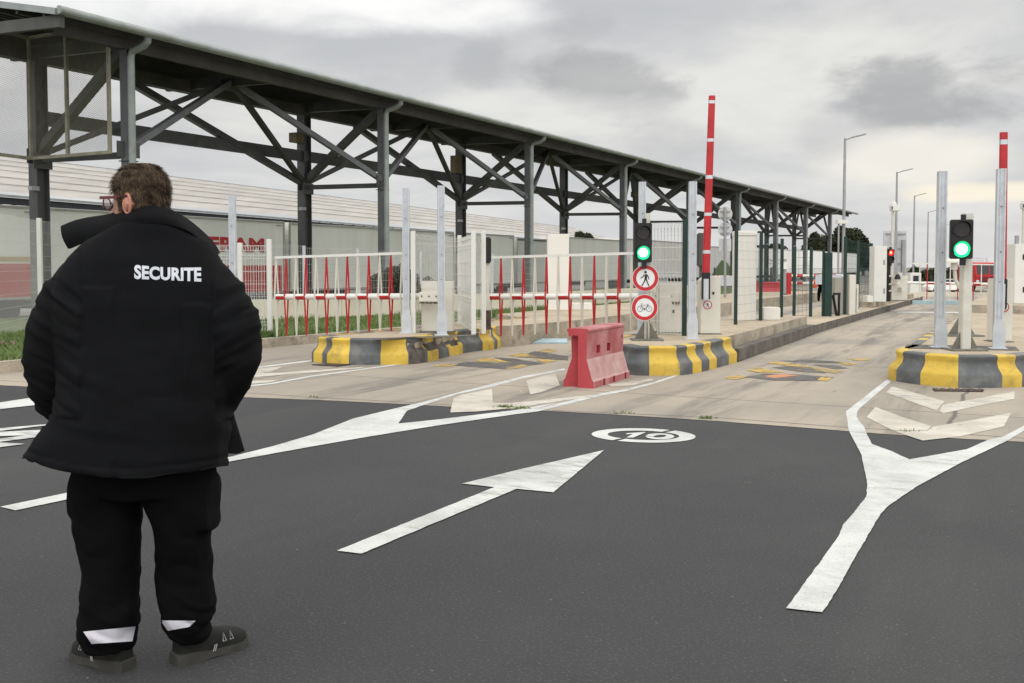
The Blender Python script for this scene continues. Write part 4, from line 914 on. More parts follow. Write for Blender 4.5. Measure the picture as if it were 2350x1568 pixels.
rl, pl_ = signal_post('two lamp traffic light showing green above two round signs', 1484, 781, 490, IZ, 1477, 557, .262, .585, .094, 0, .075, (0.0, math.pi / 2), SG)
for px, py, kd, lb in ((1481, 638.5, 'ped', 'round red bordered sign with a walking figure below the green light'), (1479, 706, 'bike', 'round red bordered sign with a bicycle below the walking figure sign')):
    c = at(px, py, pl_.y - .07); round_sign(c, 30.3 / F * c.y, kd, lb)
rc, pc_ = signal_post('two lamp traffic light showing green on the right island', 2213, 804, 490, IZ, 2210.5, 549, .275, .51, .098, -.30, .125, (.12,), SG)
# sensor pole behind the right light
p = G(2206, 771, IZ); root = empty('sensor_pole', p, 'cream dome sensor on a slim curved pole behind the right green light', 'sensor')
b = MB(); q = at(2190, 606, p.y); b.tube([p, p + zv(.7), Vector((q.x + .02, p.y, q.z - .25)), Vector((q.x, p.y, q.z))], .03, 10); b.build('pole', M['polew'], root, smooth=True)
b = MB(); rings = []
for k in range(8):
    a = k / 7 * math.pi / 2; rings.append([Vector((q.x - .03 + .135 * math.cos(a) * math.cos(t), p.y + .135 * math.cos(a) * math.sin(t), q.z + .02 + .085 * math.sin(a))) for t in [2 * math.pi * i / 20 for i in range(20)]])
b.loft(rings); b.tube([Vector((q.x, p.y, q.z - .09)), Vector((q.x, p.y, q.z + .02))], .05, 12); b.build('dome', M['cream'], root, smooth=True)
tri_base(root, p, M['tri'], .3, .24, (.12,))
# dark signal heads seen from behind
for px, pyt, pyb, Y, zb_, lb in ((1118, 545, 604, 17.6, IZ, 'dark back of a signal head beside the white wire cage'), (1609, 535, 612, 18.6, IZ, 'dark grey back of a signal head left of the red boom')):
    a, c = at(px, pyt, Y), at(px, pyb, Y); root = empty('signal_head', (a.x, Y, zb_), lb, 'traffic light', 'signal heads seen from behind')
    MB().box((a.x, Y, (a.z + c.z) / 2), (.14, .16, a.z - c.z)).build('housing', M['black'] if px < 1200 else M['dsteel'], root, bevel=.02)
    MB().box((a.x + .01, Y + .02, (zb_ + c.z) / 2), (.06, .06, c.z - zb_)).build('pole', M['polew'] if px < 1200 else M['dsteel'], root)
    if px < 1200: MB().box((a.x + .0, Y + .02, zb_ + .17), (.13, .13, .34)).build('foot', M['rust'], root)

# ------------------------------------------------------------------ boom barriers
def boom(label, px0, px1, pyt, pyb, z, bx0, by0, bx1, by1, bands, hid, label2, side=1, decal=None):
    Y = F * (EYE - z) / (pyb - HOR); p0, p1 = at(px0, pyb, Y), at(px1, pyb, Y); top = at(px0, pyt, Y).z; dp = .30; x0, x1 = p0.x, p1.x
    root = empty('boom_barrier', ((x0 + x1) / 2, Y + dp / 2, z), label, 'boom barrier', 'raised red boom barriers')
    b = MB(); ch = .07
    prof = [(x0, z + .01), (x1, z + .01), (x1, top), (x0 + .09, top), (x0, top - ch)] if side > 0 else [(x0, z + .01), (x1, z + .01), (x1, top), (x0, top)]
    b.prism([Vector((x, Y, zz)) for x, zz in prof], (0, dp, 0)); b.build('cabinet', M['cream'], root, bevel=.012)
    b = MB(); b.box(((x0 + x1) / 2, Y + dp / 2, z + .006), (x1 - x0 + .05, dp + .05, .012)); b.build('plinth', M['tri'], root)
    A, B = at(bx0, by0, Y - .10), at(bx1, by1, Y - .10); B.y = A.y
    n_ = 1; w0, w1 = .060, .050
    def seg(f0, f1, m, nm, gr=0.0):
        b = MB(); r = []
        for f in (f0, f1):
            c = A.lerp(B, f); hw = w0 + (w1 - w0) * f + gr; r.append([c + Vector((hw * sx_, .035 * sy + (gr if sy > 0 else -gr), 0)) for sx_, sy in ((-1, -.6), (-.7, -1), (.7, -1), (1, -.6), (1, .6), (.7, 1), (-.7, 1), (-1, .6))])
        b.loft(r); return b.build(nm, m, root)
    seg(0, 1, M['red'], 'boom')
    for y0, y1 in bands:
        f0, f1 = (by0 - y0) / (by0 - by1), (by0 - y1) / (by0 - by1); seg(f0, f1, M['silver'], 'reflective_band', .0015)
    seg(-.035, .0, M['black'], 'boom_collar', .004)
    b = MB(); c = A - zv(.10); b.box((A.x - .0, A.y, A.z - .24), (.085, .07, .40)); b.build('arm_holder', M['silver'], root, bevel=.006)
    b = MB()
    for e in (-1, 1): b.box((A.x + e * .055, A.y + .0, A.z - .22), (.016, .085, .42))
    b.build('holder_cheek', M['truss'], root)
    if decal:
        c = at(decal[0], decal[1], Y - .001); c.y = Y - .0005; r = decal[2] / F * Y; b = MB(); b.disc(c, (0, -1, 0), r, 30, .002); b.build('decal', M['whitefilm'], root)
        b = MB(); b.disc(c + Vector((0, -.0021, 0)), (0, -1, 0), r, 30, .001, r0=r * .8); k = r * .62
        b.bar(c + Vector((-k, -.0045, k)), c + Vector((k, -.0045, -k)), .0012, r * .16, (0, 1, 0)); b.build('decal_ring', M['redflat'], root)
        b = MB(); ped_icon(b, c + Vector((0, -.0022, 0)), r * 1.15); b.build('pictogram', M['ink'], root)
        b = MB(); q = at(1637, 673, Y); b.box((q.x, Y - .004, q.z), (.03, .012, .04)); b.build('lock', M['black'], root)
    return root
boom('red boom raised upright beside the left green light, four grey bands', 1607, 1653, 634, 768, IZ, 1620, 626, 1634, 220, [(238, 231), (325, 318), (410, 402), (495, 488), (582, 574)], None, None, 1, (1624, 700, 10.2))
boom('red boom raised upright behind the right hand steel post', 2285, 2323, 640, 786, IZ, 2299, 640, 2303.5, 304, [(332, 321)], None, None, -1, (2304, 705, 12))
# ------------------------------------------------------------------ red plastic barrier in front of the middle island
def plastic_barrier(o, u, L_, Hh, label, mats, bw=.21, tw=.13, detail=True):
    u = Vector(u).normalized(); v = Vector((-u.y, u.x, 0)); root = empty('plastic_barrier', o, label, 'barrier')
    prof = [(bw, 0), (bw, .085), (bw - .02, .11), (.125, .335), (tw - .015, .36), (tw - .005, Hh - .05), (tw + .012, Hh - .035), (tw + .012, Hh - .012), (tw - .005, Hh), (.03, Hh + .004)]
    ring0 = prof + [(-a, z) for a, z in reversed(prof)]
    def ring(f, inset=0.0, cut=0.0):
        out = []
        for a, z in ring0: out.append(o + u * (f * L_) + v * (a * (1 - inset)) + zv(z))
        return out
    b = MB(); n_ = len(ring0)
    R_ = [ring(0), ring(.015), ring(.5), ring(.985), ring(1)]
    b.loft(R_); body = b.build('body', mats[0], root, bevel=0)
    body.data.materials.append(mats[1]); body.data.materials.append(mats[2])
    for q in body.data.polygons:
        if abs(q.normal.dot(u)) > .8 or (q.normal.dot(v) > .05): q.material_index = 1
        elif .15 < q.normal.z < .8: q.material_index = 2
    cut = MB()
    for f in (.30, .58):
        cc = o + u * (L_ * f) + zv(.46); cut.bar(cc - v * .4, cc + v * .4, .10, .125, u)
    for f in (.28, .55, .88):
        cc = o + u * (L_ * f) + zv(.035); cut.bar(cc - v * .5, cc + v * .5, .07, .11)
    for f, dd in ((0, 1), (1, -1)):                        # tapering slot in each end
        e = o + u * (L_ * f); s = u * dd
        vs = [e - s * .05 + v * (-.005), e - s * .05 + v * .32, e + s * .012 + v * .30, e + s * .13 + v * .025, e + s * .12 + v * .0]
        lo, hi = [p + zv(-.05) for p in vs], [p + zv(Hh - .10) for p in vs]
        cut.loft([lo, hi])
    for f, zz in ((0, Hh - .12),):
        e = o + u * (L_ * f); cut.box(e + v * .03 + zv(zz), (.07, .07, .07), math.atan2(u.y, u.x))
    cut.tube([o + u * (L_ * .955) + zv(.56) - v * .5, o + u * (L_ * .955) + zv(.56) + v * .5], .028, 12)
    if detail:
        c_ = cut.build('cutter', mats[1], None); m = body.modifiers.new('cut', 'BOOLEAN'); m.operation = 'DIFFERENCE'; m.object = c_; m.solver = 'EXACT'; m.use_self = True
        c_.location = c_.location - Vector((0, 0, 0)); bpy.context.view_layer.update(); baked(body); bpy.data.objects.remove(c_)
        bm = bmesh.new(); bm.from_mesh(body.data); bmesh.ops.remove_doubles(bm, verts=bm.verts, dist=.0005)
        es = [e for e in bm.edges if len(e.link_faces) == 2 and e.calc_face_angle(0) > .35]
        bmesh.ops.bevel(bm, geom=es, offset=.007, segments=2, affect='EDGES', clamp_overlap=True); bm.to_mesh(body.data); bm.free()
    return root
uB = (G(1446, 868) - G(1362, 894)).normalized(); vB = Vector((-uB.y, uB.x, 0))
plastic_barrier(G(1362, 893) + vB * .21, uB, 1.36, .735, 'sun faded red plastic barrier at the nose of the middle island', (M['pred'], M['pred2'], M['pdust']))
o_ = at(1735, 676, 44); o_.z = 0
plastic_barrier(o_ + zv(.2), Vector((1, .15, 0)), 1.45, .62, 'far red plastic barrier seen through the green fence', (M['pred2'], M['pred2'], M['pred2']), detail=False)

# ------------------------------------------------------------------ pillars, blocks and boxes
def pillar(px0, px1, pyt, pyb, z, dp, label, name='pillar', cat='pillar', m=None, joints=0, cap=False):
    Y = F * (EYE - z) / (pyb - HOR); p0, p1 = at(px0, pyb, Y), at(px1, pyb, Y); top = at(px0, pyt, Y).z; c = (p0 + p1) / 2 + Vector((0, dp / 2, 0)); w_ = (p1 - p0).length; m = m or M['pillar']
    root = empty(name, (c.x, c.y, z), label, cat)
    MB().box((c.x, c.y, (z + top) / 2), (w_, dp, top - z)).build('body', m, root, bevel=.012)
    if joints:
        b = MB()
        for k in range(1, joints): b.box((c.x, c.y, z + (top - z) * k / joints), (w_ + .004, dp + .004, .008))
        b.build('panel_joint', M['tri'], root)
    if cap: MB().box((c.x, c.y, top - .05), (w_ + .02, dp + .02, .11)).build('cap', m, root, bevel=.01)
    return root, c, Y, top
pillar(1256, 1306, 537, 728, .2, .5, 'wide white pillar behind the second striped gate')
pillar(1308, 1359, 696, 727, .2, .5, 'low white block at the foot of the wide white pillar', 'concrete_block', 'block')
pillar(1690, 1735, 530, 736, IZ, .45, 'panelled white pillar behind the dark green wire fence', cap=True)
pillar(1752, 1791, 706, 735, IZ, .4, 'low white block beside the panelled white pillar', 'concrete_block', 'block')
r_, c_, Y_, t_ = pillar(2005, 2034, 565, 693, .37, .45, 'tall white cabinet left of the small red light', 'tall_cabinet', 'cabinet', M['white'])
b = MB()
for y in (602, 668): q = at(2029, y, Y_); b.box((q.x, Y_ - .006, q.z), (.05, .014, .16))
b.build('hinge', M['lamp'], r_)
pillar(1990, 2004, 679, 694, .37, .4, 'low white block at the foot of the tall white cabinet', 'concrete_block', 'block')
r_, c_, Y_, t_ = pillar(2327, 2372, 560, 697, .42, .5, 'tall white cabinet at the right edge of the photo', 'tall_cabinet', 'cabinet', M['white'])
b = MB()
for y in (590, 665): q = at(2349, y, Y_); b.box((q.x, Y_ - .006, q.z), (.05, .014, .16))
b.build('hinge', M['truss'], r_)
MB().tube([(c_.x - .12, c_.y, t_), (c_.x - .12, c_.y, t_ + .25)], .06, 12).build('vent_pipe', M['lamp'], r_)
def sensor(px, pyb, pyt, z, Y, label):
    p = at(px, pyb, Y); p.z = z; top = at(px, pyt, Y).z; root = empty('camera_pole', p, label, 'camera pole', 'white sensor boxes on slim poles')
    MB().tube([p, Vector((p.x, p.y, top - .1))], .05, 12).build('pole', M['polew'], root, smooth=True)
    MB().box((p.x + .05, p.y - .03, top - .0), (.32, .2, .2)).build('sensor_box', M['white'], root, bevel=.02)
    b = MB(); b.box((p.x - .08, p.y - .136, top), (.04, .01, .12)); b.build('lens_window', M['glass'], root)
    b = MB(); b.tube([(p.x + .03, p.y, top + .1), (p.x + .03, p.y, top + .17), (p.x + .03, p.y, top + .22)], [.09, .08, .02], 12); b.build('dome', M['cream'], root, smooth=True)
sensor(2046, 690, 478, .37, 34, 'white sensor box on a slim pole above the small red light')
sensor(2345, 690, 473, .42, 33, 'white sensor box on a slim pole above the right edge cabinet')
# small red signal with its cameras
p = at(2038, 693, 33); p.z = .37; root = empty('traffic_light', p, 'small traffic light showing red in front of the large sign back', 'traffic light')
MB().box((p.x, p.y, 1.0), (.1, .1, 1.3)).build('pole', M['black'], root, bevel=.01)
c = at(2044, 588, 32.9); head(root, c, .24, .47, .085, .15, 0, RED_L)
for y, dx, rz in ((634, .35, -.2), (653, .22, .3), (668, .4, .1)):
    q = at(2040, y, 32.8); b = MB(); b.bar((p.x, p.y - .05, q.z), (q.x + dx, p.y - .12, q.z + .03), .05); b.box((q.x + dx, p.y - .2, q.z + .06), (.12, .3, .11), rz); b.build('camera', M['cream'], root)
q = at(2060, 630, 32.7); b = MB(); b.tube([(q.x, q.y, q.z), (q.x, q.y, q.z - .16)], [.06, .1], 12); b.build('camera_dome', M['truss'], root, smooth=True)
# large sign seen from the back
p0, p1 = at(2025, 690, 42), at(2078, 690, 42); zt, zb = at(2025, 530, 42).z, .5
root = empty('road_sign', ((p0.x + p1.x) / 2, 42, 0), 'large grey sign panel seen from behind, above the small red light', 'sign')
MB().box(((p0.x + p1.x) / 2, 42, (zt + zb) / 2), (p1.x - p0.x, .06, zt - zb)).build('panel', M['signback'], root, bevel=.01)
b = MB()
for k in range(5): b.box(((p0.x + p1.x) / 2, 41.94, zt - .12 - k * .62), ((p1.x - p0.x) * .86, .05, .06))
b.build('stiffener', M['lamp'], root)
MB().box(((p0.x + p1.x) / 2 - .05, 41.86, (zt) / 2), (.16, .1, zt)).build('post', M['lamp'], root)
MB().box((p1.x - .16, 41.9, zt * .5), (.13, .1, zt * .75)).build('post', M['lamp'], root)

# ------------------------------------------------------------------ far gate with its cabinet
cabinet(2046, 2082, 633, 691, .37, .4, 'cream gate cabinet at the far striped gate', M['cream'])
pv = at(2073, 652, 38); fgate = copy_tree(gA); fgate.location = (at(2066, 652, 40.2).x, 40.2, .2); fgate.rotation_euler = (0, 0, math.pi - .3)
fgate.scale = (1.24, 1, 1.07); fgate['label'] = 'far red and white striped gate closing the lane ahead'; 
p0, p1 = G(2092, 693, .1), G(2288, 694, .1); b = MB(); b.bar(p0 + zv(-.02), p1 + zv(-.02), .25, .16); tag(b.build('ground_stop', M['blue'], org=p0), 'long pale blue stop under the far striped gate', 'gate stop', 'blue stops under the striped gates')
# signs seen from behind on one pole
p = at(1664, 690, 36); p.z = .2; root = empty('sign_pole', p, 'pole with round and square signs seen from behind, beside the red boom', 'sign pole')
MB().tube([p, at(1664, 476, 36)], .045, 12).build('pole', M['lamp'], root, smooth=True)
for y, r in ((491, 16.5), (527, 16.5)):
    c = at(1664, y, 36.08); b = MB(); b.disc(c, (0, -1, 0), r / F * 36, 32, .02); b.build('round_sign', mat('pale_sign_back', (.52, .52, .50), .5, .05, 3) if y < 500 else M['signback'], root)
    b = MB()
    for e in (-6, 8): q = at(1664, y + e, 36.02); b.box(q, (.34, .05, .03))
    b.build('clamp', M['lamp'], root)
c = at(1664, 562, 36.06); MB().box(c, (.44, .02, .44)).build('square_sign', M['signback'], root)
c = at(1664, 587, 36.07); b = MB(); b.disc(c, (0, -1, 0), .13, 24, .02); b.build('round_sign', M['signback'], root)
# purple sensor and white lane posts
p = at(1665, 676, 38); b = MB()
def rail(px0, px1, py0, py1, Y, label, post=True, panels=(), curved=False):
    p0, p1 = at(px0, py0, Y), at(px1, py0, Y); z1 = at(px0, py1, Y).z; root = empty('swing_rail', (p0.x, Y, 0), label, 'barrier rail', 'red and white horizontal rails')
    for k, z in enumerate((p0.z, z1)):
        n_ = 9; L_ = p1.x - p0.x
        MB().tube([(p0.x, Y, z), (p1.x, Y, z)], .05, 10).build('rail', M['white'], root, smooth=True)
        for i in range(1, n_, 3): b = MB(); b.tube([(p0.x + L_ * i / n_, Y, z), (p0.x + L_ * (i + 1) / n_, Y, z)], .053, 10); b.build('red_band', M['red'], root)
    if curved:
        zc = (p0.z + z1) / 2; rr = (p0.z - z1) / 2
        MB().tube([(p1.x + rr * math.sin(a), Y, zc + rr * math.cos(a)) for a in [math.pi * k / 10 for k in range(11)]], .05, 10).build('end_loop', M['white'], root, smooth=True)
    for x0, x1 in panels:
        a, c = at(x0, py0 + 1, Y), at(x1, py1 - 0, Y); MB().box(((a.x + c.x) / 2, Y - .07, (a.z + c.z) / 2), (c.x - a.x, .02, a.z - c.z + .1)).build('sign_plate', mat('plate_blue_white', (.5, .52, .55), .4, .05, 3), root)
    if post:
        z0 = .2; MB().box((p0.x - .1, Y, (p0.z + .12 + z0) / 2), (.16, .16, p0.z + .12 - z0)).build('post', M['red'], root, bevel=.01)
    return root
rail(1816, 1931, 633, 650, 40, 'red and white rail with a red post and pale plates in the far lane', True, ((1870, 1894), (1906, 1930)), True)
rail(1640, 1683, 636, 653, 37, 'red and white rail passing behind the red boom cabinet', False, ((1652, 1683),))
p = at(1800, 686, 39); p.z = .2; root = empty('intercom_post', p, 'slim grey post with a cream head and flared base in the far lane', 'post')
MB().box((p.x, p.y, 1.0), (.1, .1, 1.6)).build('pole', M['lamp'], root); tri_base(root, p, M['tri'], .3, .24); q = at(1800, 612, 39); b = MB(); b.tube([(q.x, q.y, q.z + .18), (q.x, q.y, q.z - .1)], [.1, .15], 12); b.build('head', M['cream'], root, smooth=True)
p = G(1932, 722, .2); root = empty('ticket_cabinet', p, 'grey cream ticket cabinet behind the thick green gate post', 'cabinet')
MB().box((p.x + .05, p.y + .2, .70), (.52, .4, 1.0)).build('body', mat('putty_grey', (.36, .34, .29), .6, .08, 3, dirt=.3), root, bevel=.015)
MB().box((p.x + .24, p.y - .06, .74), (.17, .14, 1.08)).build('side_post', M['cream'], root, bevel=.01)
p = G(1957, 718, .2); root = empty('ticket_cabinet', p, 'low putty coloured cabinet beside the ticket cabinet', 'cabinet')
MB().box((p.x, p.y + .2, .55), (.26, .3, .7)).build('body', MATS['putty_grey'], root, bevel=.012)
MB().box((p.x + .14, p.y + .1, .6), (.07, .12, .8)).build('side_post', M['cream'], root, bevel=.01)
# yellow and white kerb end of the far lane
a, c = G(1985, 688, .1), G(2080, 672, .1)
p = G(2012 - 0, 694, 0); b = MB()
q0 = at(2000, 690, 46); b.box((q0.x - 2.0, 47, .15), (1.2, .5, .34)); tag(b.build('kerb_end', [M['kyel']], org=(q0.x - 2, 47, 0), bevel=.05), 'short yellow kerb end in the far lane beyond the rails', 'kerb')

# ------------------------------------------------------------------ street lamps
def make_lamp():
    root = empty('street_lamp', (0, 0, 0), 'street lamp', 'street lamp', 'row of street lamps receding to the right')
    b = MB(); b.tube([(0, 0, 0), (0, 0, 3.4), (0, 0, 7.0)], [.085, .07, .05], 10); b.build('pole', M['lamp'], root, smooth=True)
    b = MB(); b.tube([(0, 0, 6.92), (.34, -.04, 7.06)], .03, 8); b.build('arm', M['lamp'], root)
    b = MB(); b.bar((.30, -.04, 7.04), (.86, -.1, 7.17), .17, .06); b.build('lamp_head', M['lamp'], root, bevel=.015)
    return root
l0 = None
for px, py, lb in ((1935, 320, 'tallest street lamp, standing at the far end of the canopy'), (2055, 396, 'street lamp rising above the large grey sign back'), (2096, 450, 'third street lamp, between the sign back and the right steel post'), (2128, 487, 'street lamp just left of the right steel post'), (2166, 517, 'smallest and farthest street lamp, right of the right steel post')):
    Y = F * 5.5 / (HOR - py); p = at(px, HOR, Y); o = make_lamp() if l0 is None else copy_tree(l0); l0 = l0 or o; o.location = (p.x, Y, 0); o['label'] = lb
# little white camera head on the tallest lamp
p = at(1925, 512, 43.2); root = empty('camera_pole', (p.x, p.y, 0), 'white camera bracket on a thin pole at the end of the canopy', 'camera pole')
MB().tube([(p.x, p.y, 0), (p.x, p.y, p.z)], .04, 8).build('pole', M['lamp'], root); b = MB(); b.box((p.x + .12, p.y, p.z + .05), (.5, .2, .16), .3); b.build('camera', M['white'], root)

# ------------------------------------------------------------------ trees and shrubs
def crown(mb, c, rad, n, size, seed, flat_=0.6, shell=.55):
    rnd = random.Random(seed); lumps = []
    for _ in range(16):
        a = rnd.uniform(0, 6.283); e = rnd.uniform(-.5, 1); r = rnd.uniform(.45, .8)
        lumps.append((Vector((math.cos(a) * r * math.sqrt(1 - e * e * .8), math.sin(a) * r * math.sqrt(1 - e * e * .8), e * r)), rnd.uniform(.28, .46)))
    for _ in range(n):
        l, lr = rnd.choice(lumps); d = Vector((rnd.gauss(0, 1), rnd.gauss(0, 1), rnd.gauss(0, 1))).normalized() * lr * rnd.uniform(shell, 1.08)
        q = l + d; q = Vector((c[0] + q.x * rad[0], c[1] + q.y * rad[1], c[2] + q.z * rad[2]))
        a = Vector((rnd.gauss(0, 1), rnd.gauss(0, 1), rnd.gauss(0, .7))).normalized() * size * rnd.uniform(.6, 1.5)
        t = a.cross(Vector((rnd.gauss(0, 1), rnd.gauss(0, 1), rnd.gauss(0, 1)))).normalized() * size * rnd.uniform(.35, .7)
        mb.add([q - a * .5, q + t * .5, q + a * .5, q - t * .5], [(0, 1, 2, 3)])
def tree(px, pyt, pyb_c, Y, rpx, label, n, size, m, seed, group=None, name='pine_tree', trunk=True, cat='tree'):
    top = at(px, pyt, Y); bot = at(px, pyb_c, Y); rz_ = (top.z - bot.z) / 2 / 1.05; c = Vector((top.x, Y, (top.z + bot.z) / 2)); rx = rpx / F * Y / 1.05
    root = empty(name, (c.x, Y, 0), label, cat, group)
    b = MB(); crown(b, c, (rx, rx * .9, rz_), n, size, seed); b.build('crown', m, root)
    if trunk:
        b = MB(); b.tube([(c.x, Y, -.05), (c.x + .1, Y, c.z * .5), (c.x, Y, c.z)], [.26, .2, .1], 8)
        rnd = random.Random(seed)
        for k in range(6):
            a = rnd.uniform(0, 6.28); b.tube([(c.x, Y, c.z * .6), (c.x + math.cos(a) * rx * .55, Y + math.sin(a) * rx * .5, c.z + rz_ * rnd.uniform(-.2, .5))], [.1, .03], 6)
        b.build('trunk', M['bark'], root)
tree(1935, 514, 640, 165, 62, 'largest dark pine crown rising behind the far end of the canopy', 22000, .42, M['pine'], 1, 'dark trees beyond the site')
tree(1882, 530, 640, 168, 40, 'dark pine crown behind the last canopy columns', 11000, .42, M['pine'], 2, 'dark trees beyond the site')
tree(1982, 548, 640, 170, 32, 'lower right shoulder of dark pines left of the tall white cabinet', 8000, .42, M['pine'], 9, 'dark trees beyond the site')
tree(1815, 574, 628, 150, 20, 'small dark tree between the canopy columns above the grey trailer', 3500, .4, M['pine'], 3, 'dark trees beyond the site')
tree(1762, 552, 625, 150, 44, 'dark tree behind the green wire fence right of the white pillar', 9000, .42, M['pine'], 4, 'dark trees beyond the site')
tree(1690, 575, 620, 150, 40, 'dark tree top behind the signs seen from behind', 5000, .42, M['pine'], 5, 'dark trees beyond the site')
tree(1338, 531, 580, 80, 26, 'dark tree tip above the trailer beside the wide white pillar', 3500, .25, M['pine'], 6, 'dark trees beyond the site')
tree(2105, 608, 690, 84, 34, 'rounded dark hedge tree behind the left half of the far gate', 6500, .24, M['leaf'], 7, 'dark trees beyond the site', 'round_tree')
tree(2160, 605, 695, 90, 46, 'rounded dark hedge tree behind the middle of the far gate', 8000, .24, M['leaf'], 8, 'dark trees beyond the site', 'round_tree')
tree(2222, 606, 690, 88, 36, 'rounded dark hedge tree behind the right green light', 6500, .24, M['leaf'], 10, 'dark trees beyond the site', 'round_tree')
tree(2338, 568, 680, 70, 26, 'dark tree between the right boom and the right edge cabinet', 5000, .2, M['leaf'], 11, 'dark trees beyond the site', 'round_tree')
for px, pyt, pyb, Y, r, n, sd, lb in ((905, 600, 700, 29.3, 58, 7200, 21, 'dark leafy shrub behind the gate nearer the guard'), (965, 630, 700, 30.3, 30, 2600, 22, 'dark shrub behind the left cream cabinet'), (1135, 655, 705, 32.6, 30, 1800, 23, 'small dark shrub left of the second striped gate'), (880, 650, 700, 28.9, 34, 2200, 24, 'low spreading shrub at the left of the dark leafy shrub')):
    tree(px, pyt, pyb, Y, r, lb, n, .10, M['leaf'], sd, 'shrubs growing through the wire fence', 'shrub', False, 'shrub')
b = MB(); rnd = random.Random(5); p = at(470, 560, 30.5)
for k in range(9):
    a = rnd.uniform(-.35, .35); h = rnd.uniform(1.2, 2.6); pts = [(p.x + rnd.uniform(-.1, .1), p.y, .15)]
    for i in range(1, 5): pts.append((pts[0][0] + math.sin(a) * h * i / 4 + rnd.uniform(-.03, .03), p.y + rnd.uniform(-.1, .1), .15 + h * i / 4 * 1.0))
    b.tube(pts, [.016, .012, .009, .006, .003], 5)
tag(b.build('bare_sapling', M['bark'], org=(p.x, p.y, 0)), 'bare leafless sapling behind the guard in front of the FRAM trailer', 'sapling')

# ------------------------------------------------------------------ red truck and a car beyond the far gate
TY = 60.0; x0, x1 = at(2236, 690, TY).x, at(2296, 690, TY).x; xc = (x0 + x1) / 2; w_ = x1 - x0
root = empty('truck', (xc, TY, 0), 'red truck with a white headboard waiting behind the far gate', 'truck')
b = MB(); b.prism([Vector((x0, TY + y, z)) for y, z in ((0, .35), (-.05, 1.0), (.12, 1.72), (1.5, 1.78), (1.5, .35))], (w_, 0, 0)); b.build('cab', M['red'], root, bevel=.04)
b = MB(); b.prism([Vector((x0 + .12, TY + y - .012, z)) for y, z in ((-.045, 1.04), (.09, 1.6), (.11, 1.6), (-.02, 1.04))], (w_ - .24, 0, 0)); b.build('windscreen', M['glass'], root)
b = MB()
for k in range(6): b.box((xc, TY - .03, .42 + k * .09), (w_ * .7, .04, .045))
b.build('grille', M['truss'], root)
for e in (-1, 1):
    b = MB(); b.box((xc + e * w_ * .40, TY - .04, .62), (.2, .05, .14)); b.build('headlight', M['silver'], root, bevel=.02)
    b = MB(); b.tube([(xc + e * w_ * .40 - .12, TY + .8, .38), (xc + e * w_ * .40 + .12, TY + .8, .38)], .38, 18); b.build('wheel', M['rubber'], root, smooth=True)
    b = MB(); b.box((xc + e * (w_ * .5 + .12), TY + .1, 1.35), (.14, .1, .34)); b.build('mirror', M['black'], root)
b = MB(); b.box((xc, TY - .08, .42), (w_, .12, .16)); b.build('bumper', M['red'], root, bevel=.02)
b = MB()
for e in (-1, 1): b.bar((xc + e * w_ * .48, TY + 1.8, .4), (xc + e * w_ * .48, TY + 1.8, 2.05), .09)
b.bar((x0 - .05, TY + 1.8, 2.0), (x1 + .05, TY + 1.8, 2.0), .1); b.bar((x0 + .2, TY + 1.8, 1.86), (x1 - .2, TY + 1.8, 1.86), .06); b.build('headboard', M['silver'], root)
MB().box((xc, TY + 4, .6), (w_ * .8, 5, .25)).build('chassis', M['truss'], root)
CY = 58.0; p = at(2168, 690, CY); root = empty('parked_car', (p.x, CY, 0), 'pale car with dark windows parked behind the far gate', 'car')
b = MB(); prof = [(-1.7, .2), (-1.75, .55), (-1.6, .72), (-.95, .8), (1.45, .82), (1.72, .7), (1.75, .25)]; b.prism([Vector((p.x + a * .8, CY - .65, z)) for a, z in prof], (0, 1.3, 0)); b.build('body', M['trailer'], root, bevel=.05)
b = MB(); b.prism([Vector((p.x + a * .8, CY - .56, z)) for a, z in ((-.95, .79), (-.35, 1.18), (.85, 1.2), (1.45, .8))], (0, 1.12, 0)); b.build('cabin', M['glass'], root, bevel=.04)
b = MB(); b.box((p.x + .2, CY, 1.2), (.92, 1.06, .04)); b.build('roof', M['trailer'], root, bevel=.015)
for e in (-1.05, 1.05):
    for y in (-.6, .6): b = MB(); b.tube([(p.x + e * .8, CY + y - .08, .27), (p.x + e * .8, CY + y + .08, .27)], .27, 16); b.build('wheel', M['rubber'], root, smooth=True)
root.scale = (.8, .8, .62)
for px0, px1, pyt, pyb, Y, lb in ((2083, 2108, 626, 690, 52, 'small white booth behind the left end of the far gate'),):
    a, c = at(px0, pyb, Y), at(px1, pyb, Y); zt = at(px0, pyt, Y).z; root = empty('booth', ((a.x + c.x) / 2, Y, 0), lb, 'booth')
    MB().box(((a.x + c.x) / 2, Y, zt / 2), (c.x - a.x, .6, zt)).build('body', M['white'], root, bevel=.02); MB().box(((a.x + c.x) / 2, Y - .31, zt * .72), ((c.x - a.x) * .5, .02, zt * .3)).build('window', M['glass'], root)
a, c = at(2084, 690, 50), at(2205, 690, 50); b = MB(); b.box(((a.x + c.x) / 2, 50, .1), (c.x - a.x, .2, .26)); tag(b.build('low_wall', M['wall'], org=((a.x + c.x) / 2, 50, 0), bevel=.01), 'low cream wall behind the far striped gate', 'wall')
fence('white wire fence between the right boom and the right edge cabinet', [at(2312, 690, 40), at(2332, 690, 40)], .3, 2.0, WIRE, M['white'], None, .08, .006, .06, 8, fold=())
